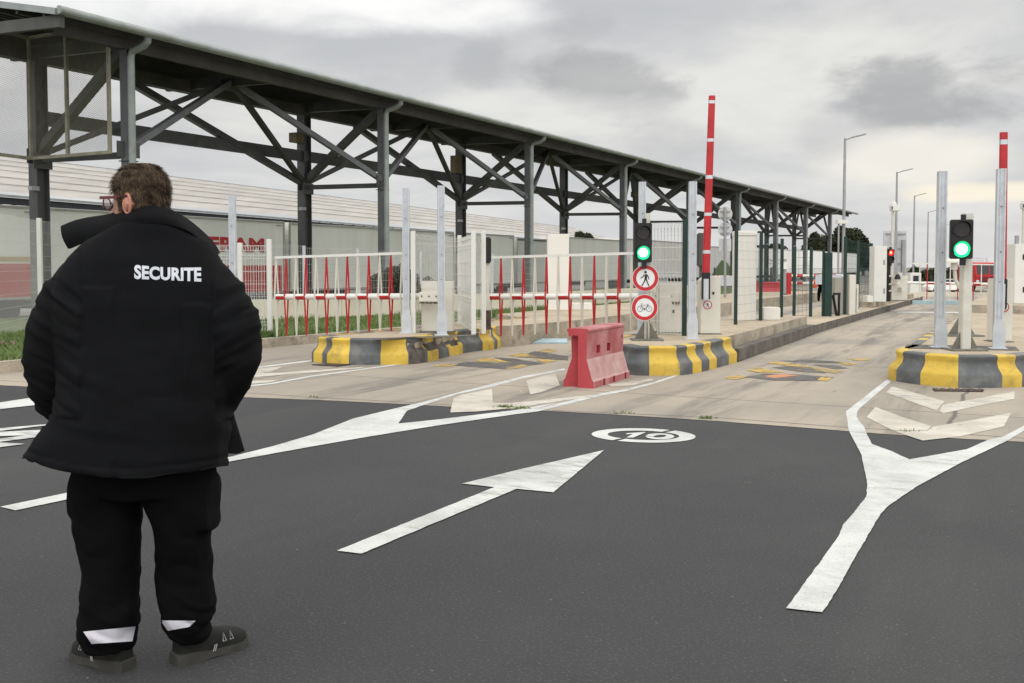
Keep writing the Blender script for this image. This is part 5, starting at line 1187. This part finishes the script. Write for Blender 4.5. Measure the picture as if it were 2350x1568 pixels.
# ------------------------------------------------------------------ people
def skin_body(pts, edges, rad, vox=.012, subs=2):
    me = bpy.data.meshes.new('b'); me.from_pydata(pts, edges, []); o = bpy.data.objects.new('b', me); COL.objects.link(o)
    m = o.modifiers.new('s', 'SKIN'); sv = me.skin_vertices[0].data
    for i, r in enumerate(rad): sv[i].radius = (r, r)
    sv[0].use_root = True; m.use_smooth_shade = True
    u = o.modifiers.new('u', 'SUBSURF'); u.levels = subs; u.render_levels = subs; baked(o); me = o.data
    vs = [v.co.copy() for v in me.vertices]; fs = [tuple(p.vertices) for p in me.polygons]; bpy.data.objects.remove(o); return vs, fs
def merged(mb, name, m, parent, vox, smooth_it=6, fac=.5, shape=None, org=None):
    o = mb.build(name, m, parent, smooth=True, org=org)
    r = o.modifiers.new('r', 'REMESH'); r.mode = 'VOXEL'; r.voxel_size = vox; r.use_smooth_shade = True
    if smooth_it: s = o.modifiers.new('sm', 'SMOOTH'); s.iterations = smooth_it; s.factor = fac
    ms = list(o.data.materials); baked(o)
    if not o.data.materials:
        for x in ms: o.data.materials.append(x)
    if shape:
        me = o.data; oo = ORG[o.name]; ns = [v.normal.copy() for v in me.vertices]
        for v, n_ in zip(me.vertices, ns): v.co = v.co + shape(v.co + oo, n_)
    for q in o.data.polygons: q.use_smooth = True
    return o
MY = 3.67
FABJ = mat('black_jacket_cloth', (.0068, .007, .0078), .85, .18, 4, .35, 420, spec=.10)
FABT = mat('black_trouser_cloth', (.0042, .0042, .0045), .9, .2, 4, .3, 420, spec=.07)
SKIN = mat('skin', (.46, .255, .175), .55, .12, 9, .06, 160, c2=(.52, .26, .19))
HAIR = mat('brown_hair', (.034, .021, .013), .75, .4, 26, spec=.12, c2=(.13, .088, .058))
man = empty('person', at(325, 1540, MY).xy.to_3d(), 'security guard seen from behind in a black jacket marked SECURITE, black trousers and glasses', 'person')
def mp(x, y, d=0.0): return at(x, y, MY + d)
PXM = MY / F
def ering(l, r, y, dep, cy=0.0, n=40, tilt=None, e=2.4):
    c, hw = (l + r) / 2, (r - l) / 2; out = []
    for k in range(n):
        a = 2 * math.pi * k / n; ca, sa = math.cos(a), math.sin(a)
        ux = abs(ca) ** (2 / e) * (1 if ca >= 0 else -1); uy = abs(sa) ** (2 / e) * (1 if sa >= 0 else -1)
        px = c + hw * ux; yy = y + (tilt(px) if tilt else 0); out.append(mp(px, yy, cy) + Vector((0, dep / 2 * uy, 0)))
    return out
def limb(mb, P, n=20):                    # P: (px, py, depth, radius)
    mb.tube([mp(x, y, d) for x, y, d, r in P], [r for *_, r in P], n)
def ridge(p, sx_, sy_, sz_, ph=0.0): return max(0.0, 1 - 2.4 * abs(noise.noise(Vector((p.x * sx_ + ph, p.y * sy_ + ph, p.z * sz_)))))
def fold(n, p, dirv, freq, amp, ph=0.0): return n * (math.sin(p.dot(dirv) * freq + ph + 2.2 * noise.noise(p * 4)) * amp)
# --- head built in its own frame: face looks along +f
HC = mp(321, 464, -.0); fa = R(79); fdir = Vector((-math.sin(fa), math.cos(fa), -.05)).normalized(); rdir = fdir.cross(Vector((0, 0, 1))).normalized(); udir = rdir.cross(fdir)
def hp(r_, f_, u_): return HC + rdir * r_ + fdir * f_ + udir * u_
hb = MB(); rings = []
HR = [(-.135, .045, .050, .045), (-.118, .055, .066, .040), (-.095, .062, .080, .022), (-.070, .066, .090, .008), (-.040, .070, .096, .0), (-.010, .074, .099, -.002), (.020, .077, .101, -.004), (.050, .077, .100, -.006), (.080, .071, .092, -.008), (.105, .057, .074, -.010), (.122, .036, .048, -.010), (.130, .012, .016, -.010)]
for u_, hw, hd, cf in HR:
    row = []
    for k in range(36):
        a = 2 * math.pi * k / 36; x = hw * math.cos(a); y = hd * math.sin(a) + cf
        if y > .05:                                        # brow, eye sockets, nose, mouth
            y += .024 * math.exp(-(x / .013) ** 2) * math.exp(-((u_ + .035) / .022) ** 2)
            y -= .012 * (math.exp(-((abs(x) - .03) / .014) ** 2)) * math.exp(-((u_ - .004) / .014) ** 2)
            y += .006 * math.exp(-(x / .028) ** 2) * math.exp(-((u_ + .075) / .010) ** 2) + .010 * math.exp(-(x / .025) ** 2) * math.exp(-((u_ + .122) / .016) ** 2)
        row.append(hp(x, y, u_))
    rings.append(row)
hb.loft(rings)
hb.tube([hp(0, .075, .012), hp(0, .098, -.018), hp(0, .115, -.042), hp(0, .098, -.055)], [.008, .011, .015, .010], 12)      # nose
hb.tube([hp(0, -.015, -.05), hp(0, -.03, -.13), mp(340, 575, -.02)], [.060, .064, .075], 20)                             # neck
limb(hb, [(340, 570, -.02, .09), (335, 640, .02, .15), (335, 800, .05, .165), (335, 960, .05, .16), (335, 1040, .05, .16)], 24)      # trunk
for L_ in ([(240, 610, .0, .08), (165, 690, .02, .065), (125, 812, .03, .055), (150, 905, .16, .042), (185, 945, .24, .034)], [(440, 610, .0, .08), (500, 690, .02, .065), (532, 770, .03, .055), (508, 880, .16, .042), (478, 940, .24, .034)]):
    limb(hb, L_, 16)
    x, y, d, r = L_[-1]; sg = 1 if x < 300 else -1
    limb(hb, [(x, y, d, .032), (x + 14 * sg, y + 28, d + .03, .036), (x + 22 * sg, y + 48, d + .05, .03)], 12)           # palm in the pocket
    for i, ln in enumerate((34, 42, 40, 30)):              # fingers, slightly curled
        o_ = -.033 + i * .022; limb(hb, [(x + 18 * sg, y + 42, d + .05 + o_, .009), (x + 26 * sg, y + 42 + ln * .55, d + .06 + o_, .0085), (x + 27 * sg, y + 42 + ln, d + .05 + o_, .0075)], 8)
    limb(hb, [(x + 8 * sg, y + 18, d + .07, .011), (x + 22 * sg, y + 34, d + .10, .010), (x + 30 * sg, y + 50, d + .095, .008)], 8)      # thumb
for L_ in ([(275, 1040, .05, .11), (250, 1180, .04, .095), (250, 1300, .03, .068), (252, 1400, .03, .055), (262, 1475, .03, .034), (263, 1505, .03, .03), (263, 1528, .04, .028)], [(395, 1040, .05, .11), (415, 1180, .05, .095), (425, 1300, .06, .068), (428, 1395, .08, .055), (425, 1455, .10, .034), (425, 1485, .10, .03), (425, 1505, .10, .028)]): limb(hb, L_, 16)
body = merged(hb, 'body', SKIN, man, .0065, 3)
for sgn in (-1, 1):                                         # ear with rim and hollow
    b = MB()
    e0 = hp(.076 * sgn, -.004, -.012); o_ = rdir * sgn
    pts = [e0 + udir * (.036 * math.cos(a) * (1 if math.cos(a) > 0 else .95)) - fdir * (.016 * math.sin(a)) + o_ * (.010 + .010 * max(0, math.sin(a))) for a in [2.2 * math.pi * k / 20 - .35 for k in range(17)]]
    b.tube(pts, [.0055] * 15 + [.005, .003], 8); b.tube([e0 + udir * .02 - fdir * .002 + o_ * .004, e0 + o_ * .006 - fdir * .004, e0 - udir * .02 + fdir * .004 + o_ * .003], [.015, .021, .013], 10)
    b.tube([e0 - udir * .03 + fdir * .002 + o_ * .005, e0 - udir * .042 + fdir * .004 + o_ * .006], [.009, .006], 8)
    b.build('ear', mat('ear_skin', (.50, .22, .15), .5, .15, 20, .05, 100), man, smooth=True)
b = MB()
for sgn in (-1, 1):
    for k in range(6):
        pass
    c = hp(.030 * sgn, .083, .004); r_ = .0115; b.loft([[c + (rdir * math.cos(a) + udir * math.sin(a)) * r_ * math.cos(t) + fdir * r_ * math.sin(t) for a in [2 * math.pi * i / 12 for i in range(12)]] for t in (-1.4, -.7, 0, .7, 1.4)])
b.build('eyes', mat('eye_white', (.7, .68, .64), .2, .05, 40), man, smooth=True)
# --- hair: cap plus strands
bm_ = BVHTree.FromPolygons([v.co + ORG[body.name] for v in body.data.vertices], [tuple(p.vertices) for p in body.data.polygons])
hair = MB(); rnd = random.Random(3)
def hairline(x, y, z):                                     # local head frame
    a = math.atan2(abs(x), -y)                             # 0 at the back, pi at the face
    if z > .062: return y < .088
    if a < 1.12: return z > -.122
    if a < 1.36: return z > -.055
    if a < 1.88: return z > .030
    if a < 2.15: return z > -.030
    if a < 2.5: return z > .036
    return z > .066
cap = MB(); capv = {}; NU, NV = 40, 26
rows = []
for i in range(NV + 1):
    u_ = -.125 + .262 * i / NV; j = 0
    while j < len(HR) - 2 and HR[j + 1][0] < u_: j += 1
    t = min(max((u_ - HR[j][0]) / (HR[j + 1][0] - HR[j][0]), 0), 1.0); hw, hd, cf = [HR[j][q] * (1 - t) + HR[j + 1][q] * t for q in (1, 2, 3)]
    if u_ > .118: k_ = max(.08, math.sqrt(max(0, 1 - ((u_ - .118) / .022) ** 2))); hw, hd = .045 * k_, .06 * k_
    if u_ < -.02: cf = cf * .2 - .004; hd = max(hd, .082 if u_ > -.1 else .074); hw = max(hw, .060)
    g_ = .007 + .004 * max(0, u_ / .13)
    rows.append([(((hw + g_) * math.cos(2 * math.pi * k / NU)), ((hd + g_) * math.sin(2 * math.pi * k / NU) + cf), u_) for k in range(NU)])
for i in range(NV):
    for k in range(NU):
        q = [rows[i][k], rows[i][(k + 1) % NU], rows[i + 1][(k + 1) % NU], rows[i + 1][k]]
        c = [sum(z[d] for z in q) / 4 for d in range(3)]
        if hairline(*c): cap.add([hp(x * .985, y * .985, z) for x, y, z in q], [(0, 1, 2, 3)])
cap.add([hp(*p) for p in rows[-1]], [tuple(range(NU))])
for _ in range(15000):
    i = rnd.uniform(0, NV - .01); k = rnd.randrange(NU); i0 = int(i); f_ = i - i0; a0, a1 = rows[i0][k], rows[i0][(k + 1) % NU]; b0 = rows[i0 + 1][k]; g_ = rnd.random()
    c = Vector([a0[d] + (a1[d] - a0[d]) * g_ + (b0[d] - a0[d]) * f_ for d in range(3)])
    if not hairline(*c): continue
    nrm = Vector((c.x / .08, c.y / .1, max(c.z, -.02) / .13)).normalized()
    grow = Vector((c.x * 2.0 + .0, -.45 * (1 if c.z > -.02 else .2) + (1.4 if c.y > .035 and c.z > .03 else 0), -1.0 + (.9 if c.z > .09 else 0))).normalized()
    grow = (grow - nrm * grow.dot(nrm) * .8 + nrm * rnd.uniform(.06, .32) + Vector((rnd.gauss(0, .22), rnd.gauss(0, .22), rnd.gauss(0, .15)))).normalized()
    ln = rnd.uniform(.014, .032) * (.65 if c.z < -.05 else 1.0) * (1.5 if rnd.random() < .03 else 1)
    side = grow.cross(nrm).normalized() * rnd.uniform(.0006, .0013)
    p0 = c - nrm * .002; p1 = c + grow * ln * .55; p2 = c + (grow + Vector((0, 0, -.25)) - nrm * .1).normalized() * ln
    hair.add([hp(*(p0 - side)), hp(*(p0 + side)), hp(*(p1 + side * .8)), hp(*(p1 - side * .8)), hp(*p2)], [(0, 1, 2, 3), (3, 2, 4)])
hair.v_off = 0
hair.add(cap.v, cap.f); hair.build('hair', HAIR, man)
# --- glasses
gl = empty('x', (0, 0, 0), None, None); bpy.data.objects.remove(gl)
b = MB()
for sgn in (-1, 1):
    for f0, f1 in (((.074, .112), (.082, .02)),):
        b.bar(hp(.073 * sgn, .112, .018), hp(.083 * sgn, .05, .015), .006, .010); b.bar(hp(.083 * sgn, .05, .015), hp(.086 * sgn, -.005, .022), .004, .007)
    c = hp(.036 * sgn, .114, .0)
    pts = [c + rdir * (.031 * math.cos(a)) + udir * (.021 * math.sin(a)) - fdir * (.010 * abs(math.cos(a)) * (1 if math.cos(a) * sgn > 0 else 0)) for a in [2 * math.pi * k / 24 for k in range(25)]]; b.tube(pts, .0026, 6)
b.bar(hp(-.008, .116, .004), hp(.008, .116, .004), .004, .005)
g_ = b.build('glasses', mat('dark_red_frame', (.055, .012, .016), .3, .4, 50, c2=(.22, .02, .03)), man)
lm = bpy.data.materials.new('lens_glass'); lm.use_nodes = True; pb = lm.node_tree.nodes['Principled BSDF']; pb.inputs['Roughness'].default_value = .03; pb.inputs['Alpha'].default_value = .28
nz_ = lm.node_tree.nodes.new('ShaderNodeTexNoise'); cr_ = lm.node_tree.nodes.new('ShaderNodeMixRGB'); cr_.inputs[1].default_value = (.75, .8, .78, 1); cr_.inputs[2].default_value = (.8, .84, .82, 1); lm.node_tree.links.new(nz_.outputs[0], cr_.inputs[0]); lm.node_tree.links.new(cr_.outputs[0], pb.inputs['Base Color'])
b = MB()
for sgn in (-1, 1): b.disc(hp(.036 * sgn, .112, .0), fdir, .024, 24, .0015)
b.build('lenses', lm, man)
# --- jacket
def hem(px):
    pts = [(40, -44), (62, -42), (95, -26), (175, -6), (240, 2), (290, 6), (350, 2), (420, -8), (470, -16), (512, -24), (540, -28)]
    for (x0, y0), (x1, y1) in zip(pts[:-1], pts[1:]):
        if x0 <= px <= x1: return y0 + (y1 - y0) * (px - x0) / (x1 - x0)
    return pts[0][1] if px < 40 else pts[-1][1]
jb = MB()
TR = [(283, 418, 505, .17, -.03), (262, 440, 522, .21, -.02), (205, 478, 552, .27, .0), (168, 500, 592, .33, .01), (142, 524, 640, .37, .015), (138, 530, 700, .395, .02), (142, 528, 760, .41, .03), (150, 526, 820, .425, .03), (155, 524, 880, .44, .03), (148, 522, 930, .45, .03), (126, 520, 970, .455, .03), (96, 518, 1015, .455, .03), (76, 517, 1055, .45, .03), (67, 516, 1090, .45, .03), (66, 516, 1118, .45, .03)]
jb.loft([ering(l, r, y, d, c, 48, (lambda px, f_=max(0, (y - 930) / 160): hem(px) * f_) , 2.7) for l, r, y, d, c in TR])
limb(jb, [(255, 592, .0, .085), (194, 645, .015, .098), (159, 700, .02, .108), (136, 765, .02, .108), (125, 825, .03, .103), (131, 880, .06, .098), (146, 922, .12, .088), (163, 950, .2, .066)], 26)
limb(jb, [(415, 600, .0, .085), (474, 650, .015, .096), (504, 700, .02, .108), (530, 760, .02, .112), (531, 815, .03, .106), (519, 860, .06, .096), (500, 905, .12, .08), (484, 940, .2, .06)], 26)
def jshape(p, n_):
    px, py = proj(p); o = Vector((0, 0, 0)); back = max(0, -n_.y)
    o += n_ * (noise.noise(p * 7) * .0055 + noise.noise(p * 16) * .0022)
    arm = (px < 185 or px > 490) and 640 < py < 960
    if arm: 
        s = 1 if px < 300 else -1; q = Vector((p.x, p.y, p.z + s * p.x * .55))
        o += n_ * (.011 * ridge(q, 2.5, 3, 10) - .007 * ridge(q, 3, 3, 13, 5.3) + .005 * ridge(q, 5, 5, 24, 9.1))
    elif py > 780: q = Vector((p.x, p.y, p.z + p.x * .25)); o += n_ * (.007 * ridge(q, 2.2, 2, 7, 3.1) - .005 * ridge(q, 3, 3, 11, 8.7)) * min(1, (py - 780) / 160)
    if not arm and py > 660 and 180 < px < 260: o += n_ * (.010 * ridge(Vector((p.x, p.y, p.z - .6 * p.x)), 9, 4, 2.2, 2.0))
    if not arm and py > 700 and 420 < px < 500: o += n_ * (.010 * ridge(Vector((p.x, p.y, p.z + .6 * p.x)), 9, 4, 2.2, 6.0))
    for yl, am in ((1070, .0045), (1082, -.002)):                          # stitched hem line
        d_ = py - (yl + hem(px) * .85); o += n_ * (-am * math.exp(-(d_ / 3.0) ** 2))
    for xs, k in ((188, 1), (487, -1)):                      # sleeve seams
        if 575 < py < 800: d_ = px - (xs + (py - 690) * .05 * k); o += n_ * (-.006 * math.exp(-(d_ / 4.0) ** 2)) * back
    q = p + o; qx, qy = proj(q); lim = 1094 + hem(qx) * .97 + 1.2 * math.sin(qx * .06)
    if qy > lim: o = o + Vector((0, 0, (qy - lim) * PXM))      # straight cut lower edge
    return o
def proj(p):
    c, s = math.cos(TH), math.sin(TH); z = p[2] - EYE; d = p[1] * c - z * s; return (CX + F * p[0] / d, PY - F * (p[1] * s + z * c) / d)
jk = merged(jb, 'jacket', FABJ, man, .0085, 7, .5, jshape)
JT = BVHTree.FromPolygons([v.co + ORG[jk.name] for v in jk.data.vertices], [tuple(p.vertices) for p in jk.data.polygons])
def ribbon(name, top, bot, m, par, th=.012, nx=30, ny=6, bulge=.0):
    tp = catmull([mp(*q) for q in top], 6); bt = catmull([mp(*q) for q in bot], 6); n_ = len(tp); mbx = MB(); rows = []
    for side in (0, 1):
        for j in range(ny + 1):
            f_ = j / ny; row = []
            for i in range(n_):
                q = tp[i].lerp(bt[min(i * (len(bt) - 1) // (n_ - 1), len(bt) - 1)], f_); q = q + Vector((0, -bulge * math.sin(math.pi * f_) + (th if side else 0), 0)); row.append(q)
            rows.append(row)
    fr, bk = rows[:ny + 1], list(reversed(rows[ny + 1:])); rr = fr + bk + [fr[0]]
    mbx.loft(rr, cap=False, closed=False); n2 = len(rr)
    for e in (0, n_ - 1): mbx.add([r[e] for r in rr[:-1]], [tuple(range(n2 - 1))])
    bmx = mbx.build(name, m, par, smooth=True); bm = bmesh.new(); bm.from_mesh(bmx.data); bmesh.ops.remove_doubles(bm, verts=bm.verts, dist=.0004); bmesh.ops.recalc_face_normals(bm, faces=bm.faces); bm.to_mesh(bmx.data); bm.free(); return bmx
ribbon('collar', [(139, 519, .10), (168, 507, .07), (200, 499, .045), (250, 491, .01), (290, 477, -.045), (325, 473, -.078), (362, 474, -.08), (395, 483, -.06), (430, 504, -.02), (465, 533, .02), (490, 560, .05), (502, 580, .07)],
       [(156, 571, .06), (182, 560, .02), (212, 547, -.03), (256, 528, -.085), (292, 517, -.112), (325, 513, -.122), (362, 513, -.122), (398, 518, -.11), (434, 532, -.085), (464, 553, -.05), (486, 572, -.01), (501, 584, .045)], FABJ, jk, .02, bulge=.018)
b = MB(); 
ribbon('front_flap', [(516, 925, .16), (526, 935, .18), (534, 948, .2)], [(520, 1040, .14), (542, 1042, .16), (560, 1036, .18)], FABJ, jk, .012)
ribbon('front_flap', [(112, 985, .12), (104, 980, .14), (98, 978, .15)], [(74, 1062, .14), (64, 1058, .16), (57, 1050, .18)], FABJ, jk, .012)
b = MB(); q = mp(66, 1044, .10); b.disc(q, (-.3, -1, 0), .006, 14, .004); b.build('snap_button', M['silver'], jk)
b = MB(); b.tube([mp(112, 935, .1), mp(106, 947, .1), mp(112, 953, .1), mp(118, 946, .1)], .008, 8); b.build('cuff_tab', mat('tab_brown', (.035, .024, .02), .7, .3, 30), jk, smooth=True)
# lettering projected on the back
vs, fs = text_mesh('SECURITE', 1.0, .042); xs = [v.x for v in vs]; x0_, x1_ = min(xs), max(xs)
b = MB(); out = []
bm = bmesh.new()
for v in vs: bm.verts.new(v)
bm.verts.ensure_lookup_table()
for f_ in fs:
    try: bm.faces.new([bm.verts[i] for i in f_])
    except ValueError: pass
bmesh.ops.triangulate(bm, faces=bm.faces); bmesh.ops.subdivide_edges(bm, edges=[e for e in bm.edges if e.calc_length() > .15], cuts=2, use_grid_fill=True); bmesh.ops.triangulate(bm, faces=bm.faces)
bm.verts.ensure_lookup_table(); vs = [v.co.copy() for v in bm.verts]; fs = [tuple(v.index for v in f.verts) for f in bm.faces]; bm.free()
for v in vs:
    t = (v.x - x0_) / (x1_ - x0_); px = 308 + 154 * t; base = 638.5 + 6.5 * t; top = 607.5 + 6.0 * t - 3.0 * math.sin(math.pi * t) * -1
    py = base - (base - top) * (v.y / .73); d_ = (mp(px, py) - Vector((0, 0, EYE))).normalized()
    h = JT.ray_cast(Vector((0, 0, EYE)), d_); q = h[0] if h[0] is not None else mp(px, py, -.15); out.append(q - d_ * .0022)
b.add(out, fs); b.build('lettering', mat('white_print', (.62, .64, .68), .6, .06, 40, dirt=.25, dcol=(.35, .36, .38), dscale=60), jk)
# --- trousers
tb = MB()
def legs(rows_): tb.loft([ering(l, r, y, d, c, 32, None, 2.3) for l, r, y, d, c in rows_])
legs([(180, 488, 1000, .34, .05), (174, 494, 1060, .34, .05), (173, 494, 1100, .33, .05), (174, 492, 1128, .31, .05)])
legs([(169, 330, 1100, .28, .05), (170, 322, 1150, .26, .05), (174, 319, 1200, .245, .045), (179, 318, 1260, .23, .04), (189, 318, 1305, .215, .04), (191, 320, 1345, .21, .035), (190, 321, 1383, .21, .03), (183, 315, 1419, .215, .02), (187, 308, 1450, .2, .01), (196, 301, 1484, .18, .01)])
legs([(327, 494, 1100, .28, .05), (335, 491, 1150, .26, .055), (347, 484, 1188, .245, .06), (359, 479, 1237, .23, .065), (361, 481, 1280, .215, .07), (363, 487, 1340, .21, .075), (365, 490, 1383, .21, .08), (370, 488, 1412, .205, .085), (377, 481, 1437, .19, .09), (388, 472, 1462, .17, .10)])
tb.loft([ering(465, 498, y, d, .06, 20) for y, d in ((1085, .1), (1100, .17), (1160, .19), (1205, .18), (1216, .1))])       # cargo pocket
tb.loft([ering(169, 194, y, d, .06, 20) for y, d in ((1085, .1), (1100, .15), (1170, .16), (1180, .1))])
def tshape(p, n_):
    px, py = proj(p); o = n_ * (noise.noise(p * 8) * .006 + noise.noise(p * 19) * .002)
    k = max(0, (py - 1330) / 120); q = Vector((p.x, p.y, p.z + .5 * p.x)); o += n_ * (.009 * ridge(q, 4, 4, 6, 1.7) - .006 * ridge(q, 6, 6, 9, 4.4) + k * (.010 * ridge(q, 5, 5, 15, 7.0) - .007 * ridge(q, 6, 6, 19, 3.0))) - n_ * .003; return o
tro = merged(tb, 'trousers', FABT, man, .0085, 5, .5, tshape)
TT = BVHTree.FromPolygons([v.co + ORG[tro.name] for v in tro.data.vertices], [tuple(p.vertices) for p in tro.data.polygons])
REFL = mat('reflective_tape', (.56, .54, .58), .35, .05, 30, spec=.5)
for corners in ([(191, 1450), (311, 1438), (304, 1472), (210, 1478)], [(368, 1424), (449, 1425), (434, 1439), (385, 1448)]):
    rows = []
    for j in range(7):
        row = []
        for i in range(25):
            f_, g_ = i / 24, j / 6; a = [corners[0][k] * (1 - f_) + corners[1][k] * f_ for k in (0, 1)]; c = [corners[3][k] * (1 - f_) + corners[2][k] * f_ for k in (0, 1)]
            px, py = a[0] * (1 - g_) + c[0] * g_, a[1] * (1 - g_) + c[1] * g_; d_ = (mp(px, py) - Vector((0, 0, EYE))).normalized(); h = TT.ray_cast(Vector((0, 0, EYE)), d_)
            row.append(h[0] - d_ * .006 if h[0] is not None and h[0].y < MY + .12 else None)
        rows.append(row)
    b = MB(); vs = [q or Vector((0, 0, 0)) for r in rows for q in r]; ok = [q is not None for r in rows for q in r]
    b.add(vs, [f for f in [(j * 25 + i, j * 25 + i + 1, j * 25 + 26 + i, j * 25 + 25 + i) for j in range(6) for i in range(24)] if all(ok[k] for k in f)])
    used = sorted({i for f in b.f for i in f}); mp_ = {k: n for n, k in enumerate(used)}; b.v = [b.v[k] for k in used]; b.f = [tuple(mp_[i] for i in f) for f in b.f]; b.build('reflective_band', REFL, tro, smooth=True)
# --- shoes
SHOE = mat('worn_black_suede', (.010, .0105, .008), .85, .3, 12, .3, 200, dirt=.5, dcol=(.018, .018, .014), dscale=20)
SOLE = mat('dusty_rubber_sole', (.046, .043, .036), .85, .25, 14, .3, 120, dirt=.5, dcol=(.05, .047, .04), dscale=20)
def shoe(heel, d, sgn):
    d = Vector(d).normalized(); s = Vector((-d.y, d.x, 0)); P = lambda f, l, z: heel + d * f + s * l + zv(z)
    prof = [(-.005, .030, .080), (.02, .040, .098), (.06, .043, .100), (.10, .043, .092), (.14, .046, .080), (.18, .050, .070), (.22, .052, .062), (.255, .045, .052), (.278, .028, .040), (.287, .010, .030)]
    b = MB(); rings = []
    for f, hw, h in prof: rings.append([P(f, hw * (abs(math.cos(a)) ** .7) * (1 if math.cos(a) > 0 else -1), .022 + max(0, math.sin(a)) ** .75 * (h - .0) if math.sin(a) > 0 else .022) for a in [math.pi * k / 14 for k in range(15)]])
    b.loft(rings, closed=True); up = b.build('shoe', SHOE, man, smooth=True)
    b = MB(); b.loft([[P(f, hw + .006, zz), P(f, -hw - .006, zz), P(f, -hw - .008, z0), P(f, hw + .008, z0)] for f, hw, zz, z0 in ((-.016, .026, .036, .0), (.0, .040, .042, 0), (.04, .044, .042, .0), (.08, .044, .036, .0), (.12, .046, .030, .004), (.2, .052, .028, .0), (.25, .047, .028, .002), (.28, .030, .03, .010), (.294, .008, .034, .02))]); b.build('sole', SOLE, up, smooth=True)
    b = MB(); 
    pts = [P(.015 + .07 * (1 - math.cos(a)) * .7, .034 * math.cos(a * 2 + .2) if False else (.036 - .0 * a), .098 - .026 * math.sin(a)) for a in [math.pi * k / 10 for k in range(11)]]
    for e in (-1, 1): b.tube([P(.02, .043 * e, .110), P(.05, .0455 * e, .088), P(.085, .0455 * e, .084), P(.11, .044 * e, .104)], .0035, 6)
    b.build('collar_trim', mat('trim_grey_green', (.17, .18, .14), .7, .1, 20), up)
    LM = mat('loop_grey', (.35, .37, .36), .5, .1, 20)
    for e in (-1, 1):
        for f in (.165, .195): b = MB(); b.tube([P(f, .047 * e, .052), P(f + .006, .037 * e, .083), P(f + .014, .048 * e, .052), P(f, .047 * e, .052)], .0022, 5); b.build('lace_loop', LM, up)
        b = MB(); b.tube([P(.012, .040 * e, .076), P(.015, .040 * e, .098)], .0025, 5); b.build('heel_stitch', LM, up)
        for f in (.12, .128): b = MB(); b.tube([P(f, .054 * e, .026), P(f + .01, .050 * e, .05)], .002, 5); b.build('side_stitch', LM, up)
    b = MB(); b.tube([P(.045, 0, .05), P(.05, 0, .10), P(.052, 0, .19)], [.040, .047, .046], 18); b.build('sock', M['black'], up, smooth=True)
shoe(mp(290, 1544, -.0).xy.to_3d() + Vector((.0, -.0, 0)), (-.86, .50, 0), 1)
shoe(mp(403, 1522, .04).xy.to_3d() + Vector((0, .02, 0)), (.70, .72, 0), -1)

# --- stooping worker in the far lane
p2 = at(1884, 700, 42); p2.z = .0; Q = lambda x, y, z: Vector((p2.x + x, p2.y + y, p2.z + z))
wk = empty('person', p2, 'far off worker in dark clothes stooping beside the green gate post with an orange cloth', 'person')
K_ = [(0, 0, .72), (.02, -.05, .95), (.05, -.12, 1.12), (.07, -.17, 1.19), (.08, -.2, 1.28), (-.08, .02, .42), (-.09, .05, .1), (-.10, -.05, .06), (.09, 0, .42), (.10, .06, .1), (.10, -.04, .06), (-.14, -.16, 1.05), (-.2, -.22, .85), (-.18, -.28, .68), (.2, -.16, 1.05), (.24, -.2, .85), (.22, -.26, .7)]
ED = [(0, 1), (1, 2), (2, 3), (3, 4), (0, 5), (5, 6), (6, 7), (0, 8), (8, 9), (9, 10), (2, 11), (11, 12), (12, 13), (2, 14), (14, 15), (15, 16)]
RD = [.13, .14, .13, .055, .09, .08, .055, .04, .08, .055, .04, .06, .05, .035, .06, .05, .035]
vs, fs = skin_body([Q(*k) for k in K_], ED, RD)
b = MB(); b.add(vs, fs); b.build('body', FABT, wk, smooth=True)
b = MB(); b.loft([[Q(.08, -.2, 1.28) + Vector((math.cos(a) * .07 * math.cos(t), math.sin(a) * .085 * math.cos(t), .1 * math.sin(t))) for a in [2 * math.pi * i / 14 for i in range(14)]] for t in (-1.4, -.9, -.45, 0, .45, .9, 1.4)]); b.build('head', SKIN, wk, smooth=True)
b = MB(); b.loft([[Q(.08, -.185, 1.31) + Vector((math.cos(a) * .078 * math.cos(t), math.sin(a) * .09 * math.cos(t), .09 * math.sin(t))) for a in [2 * math.pi * i / 14 for i in range(14)]] for t in (-.1, .3, .7, 1.1, 1.45)]); b.build('hair', HAIR, wk, smooth=True)
q = at(1870, 652, 41.6); b = MB(); b.loft([[q + Vector((math.cos(a) * r, math.sin(a) * r * .6, z)) + Vector((noise.noise(Vector((a, z * 9, 1))) * .05, 0, 0)) for a in [2 * math.pi * i / 12 for i in range(12)]] for z, r in ((.17, .03), (.13, .1), (.02, .14), (-.1, .11), (-.16, .05))]); tag(b.build('orange_cloth', M['orange'], org=q, smooth=True), 'bright orange cloth held by the stooping far worker', 'cloth')
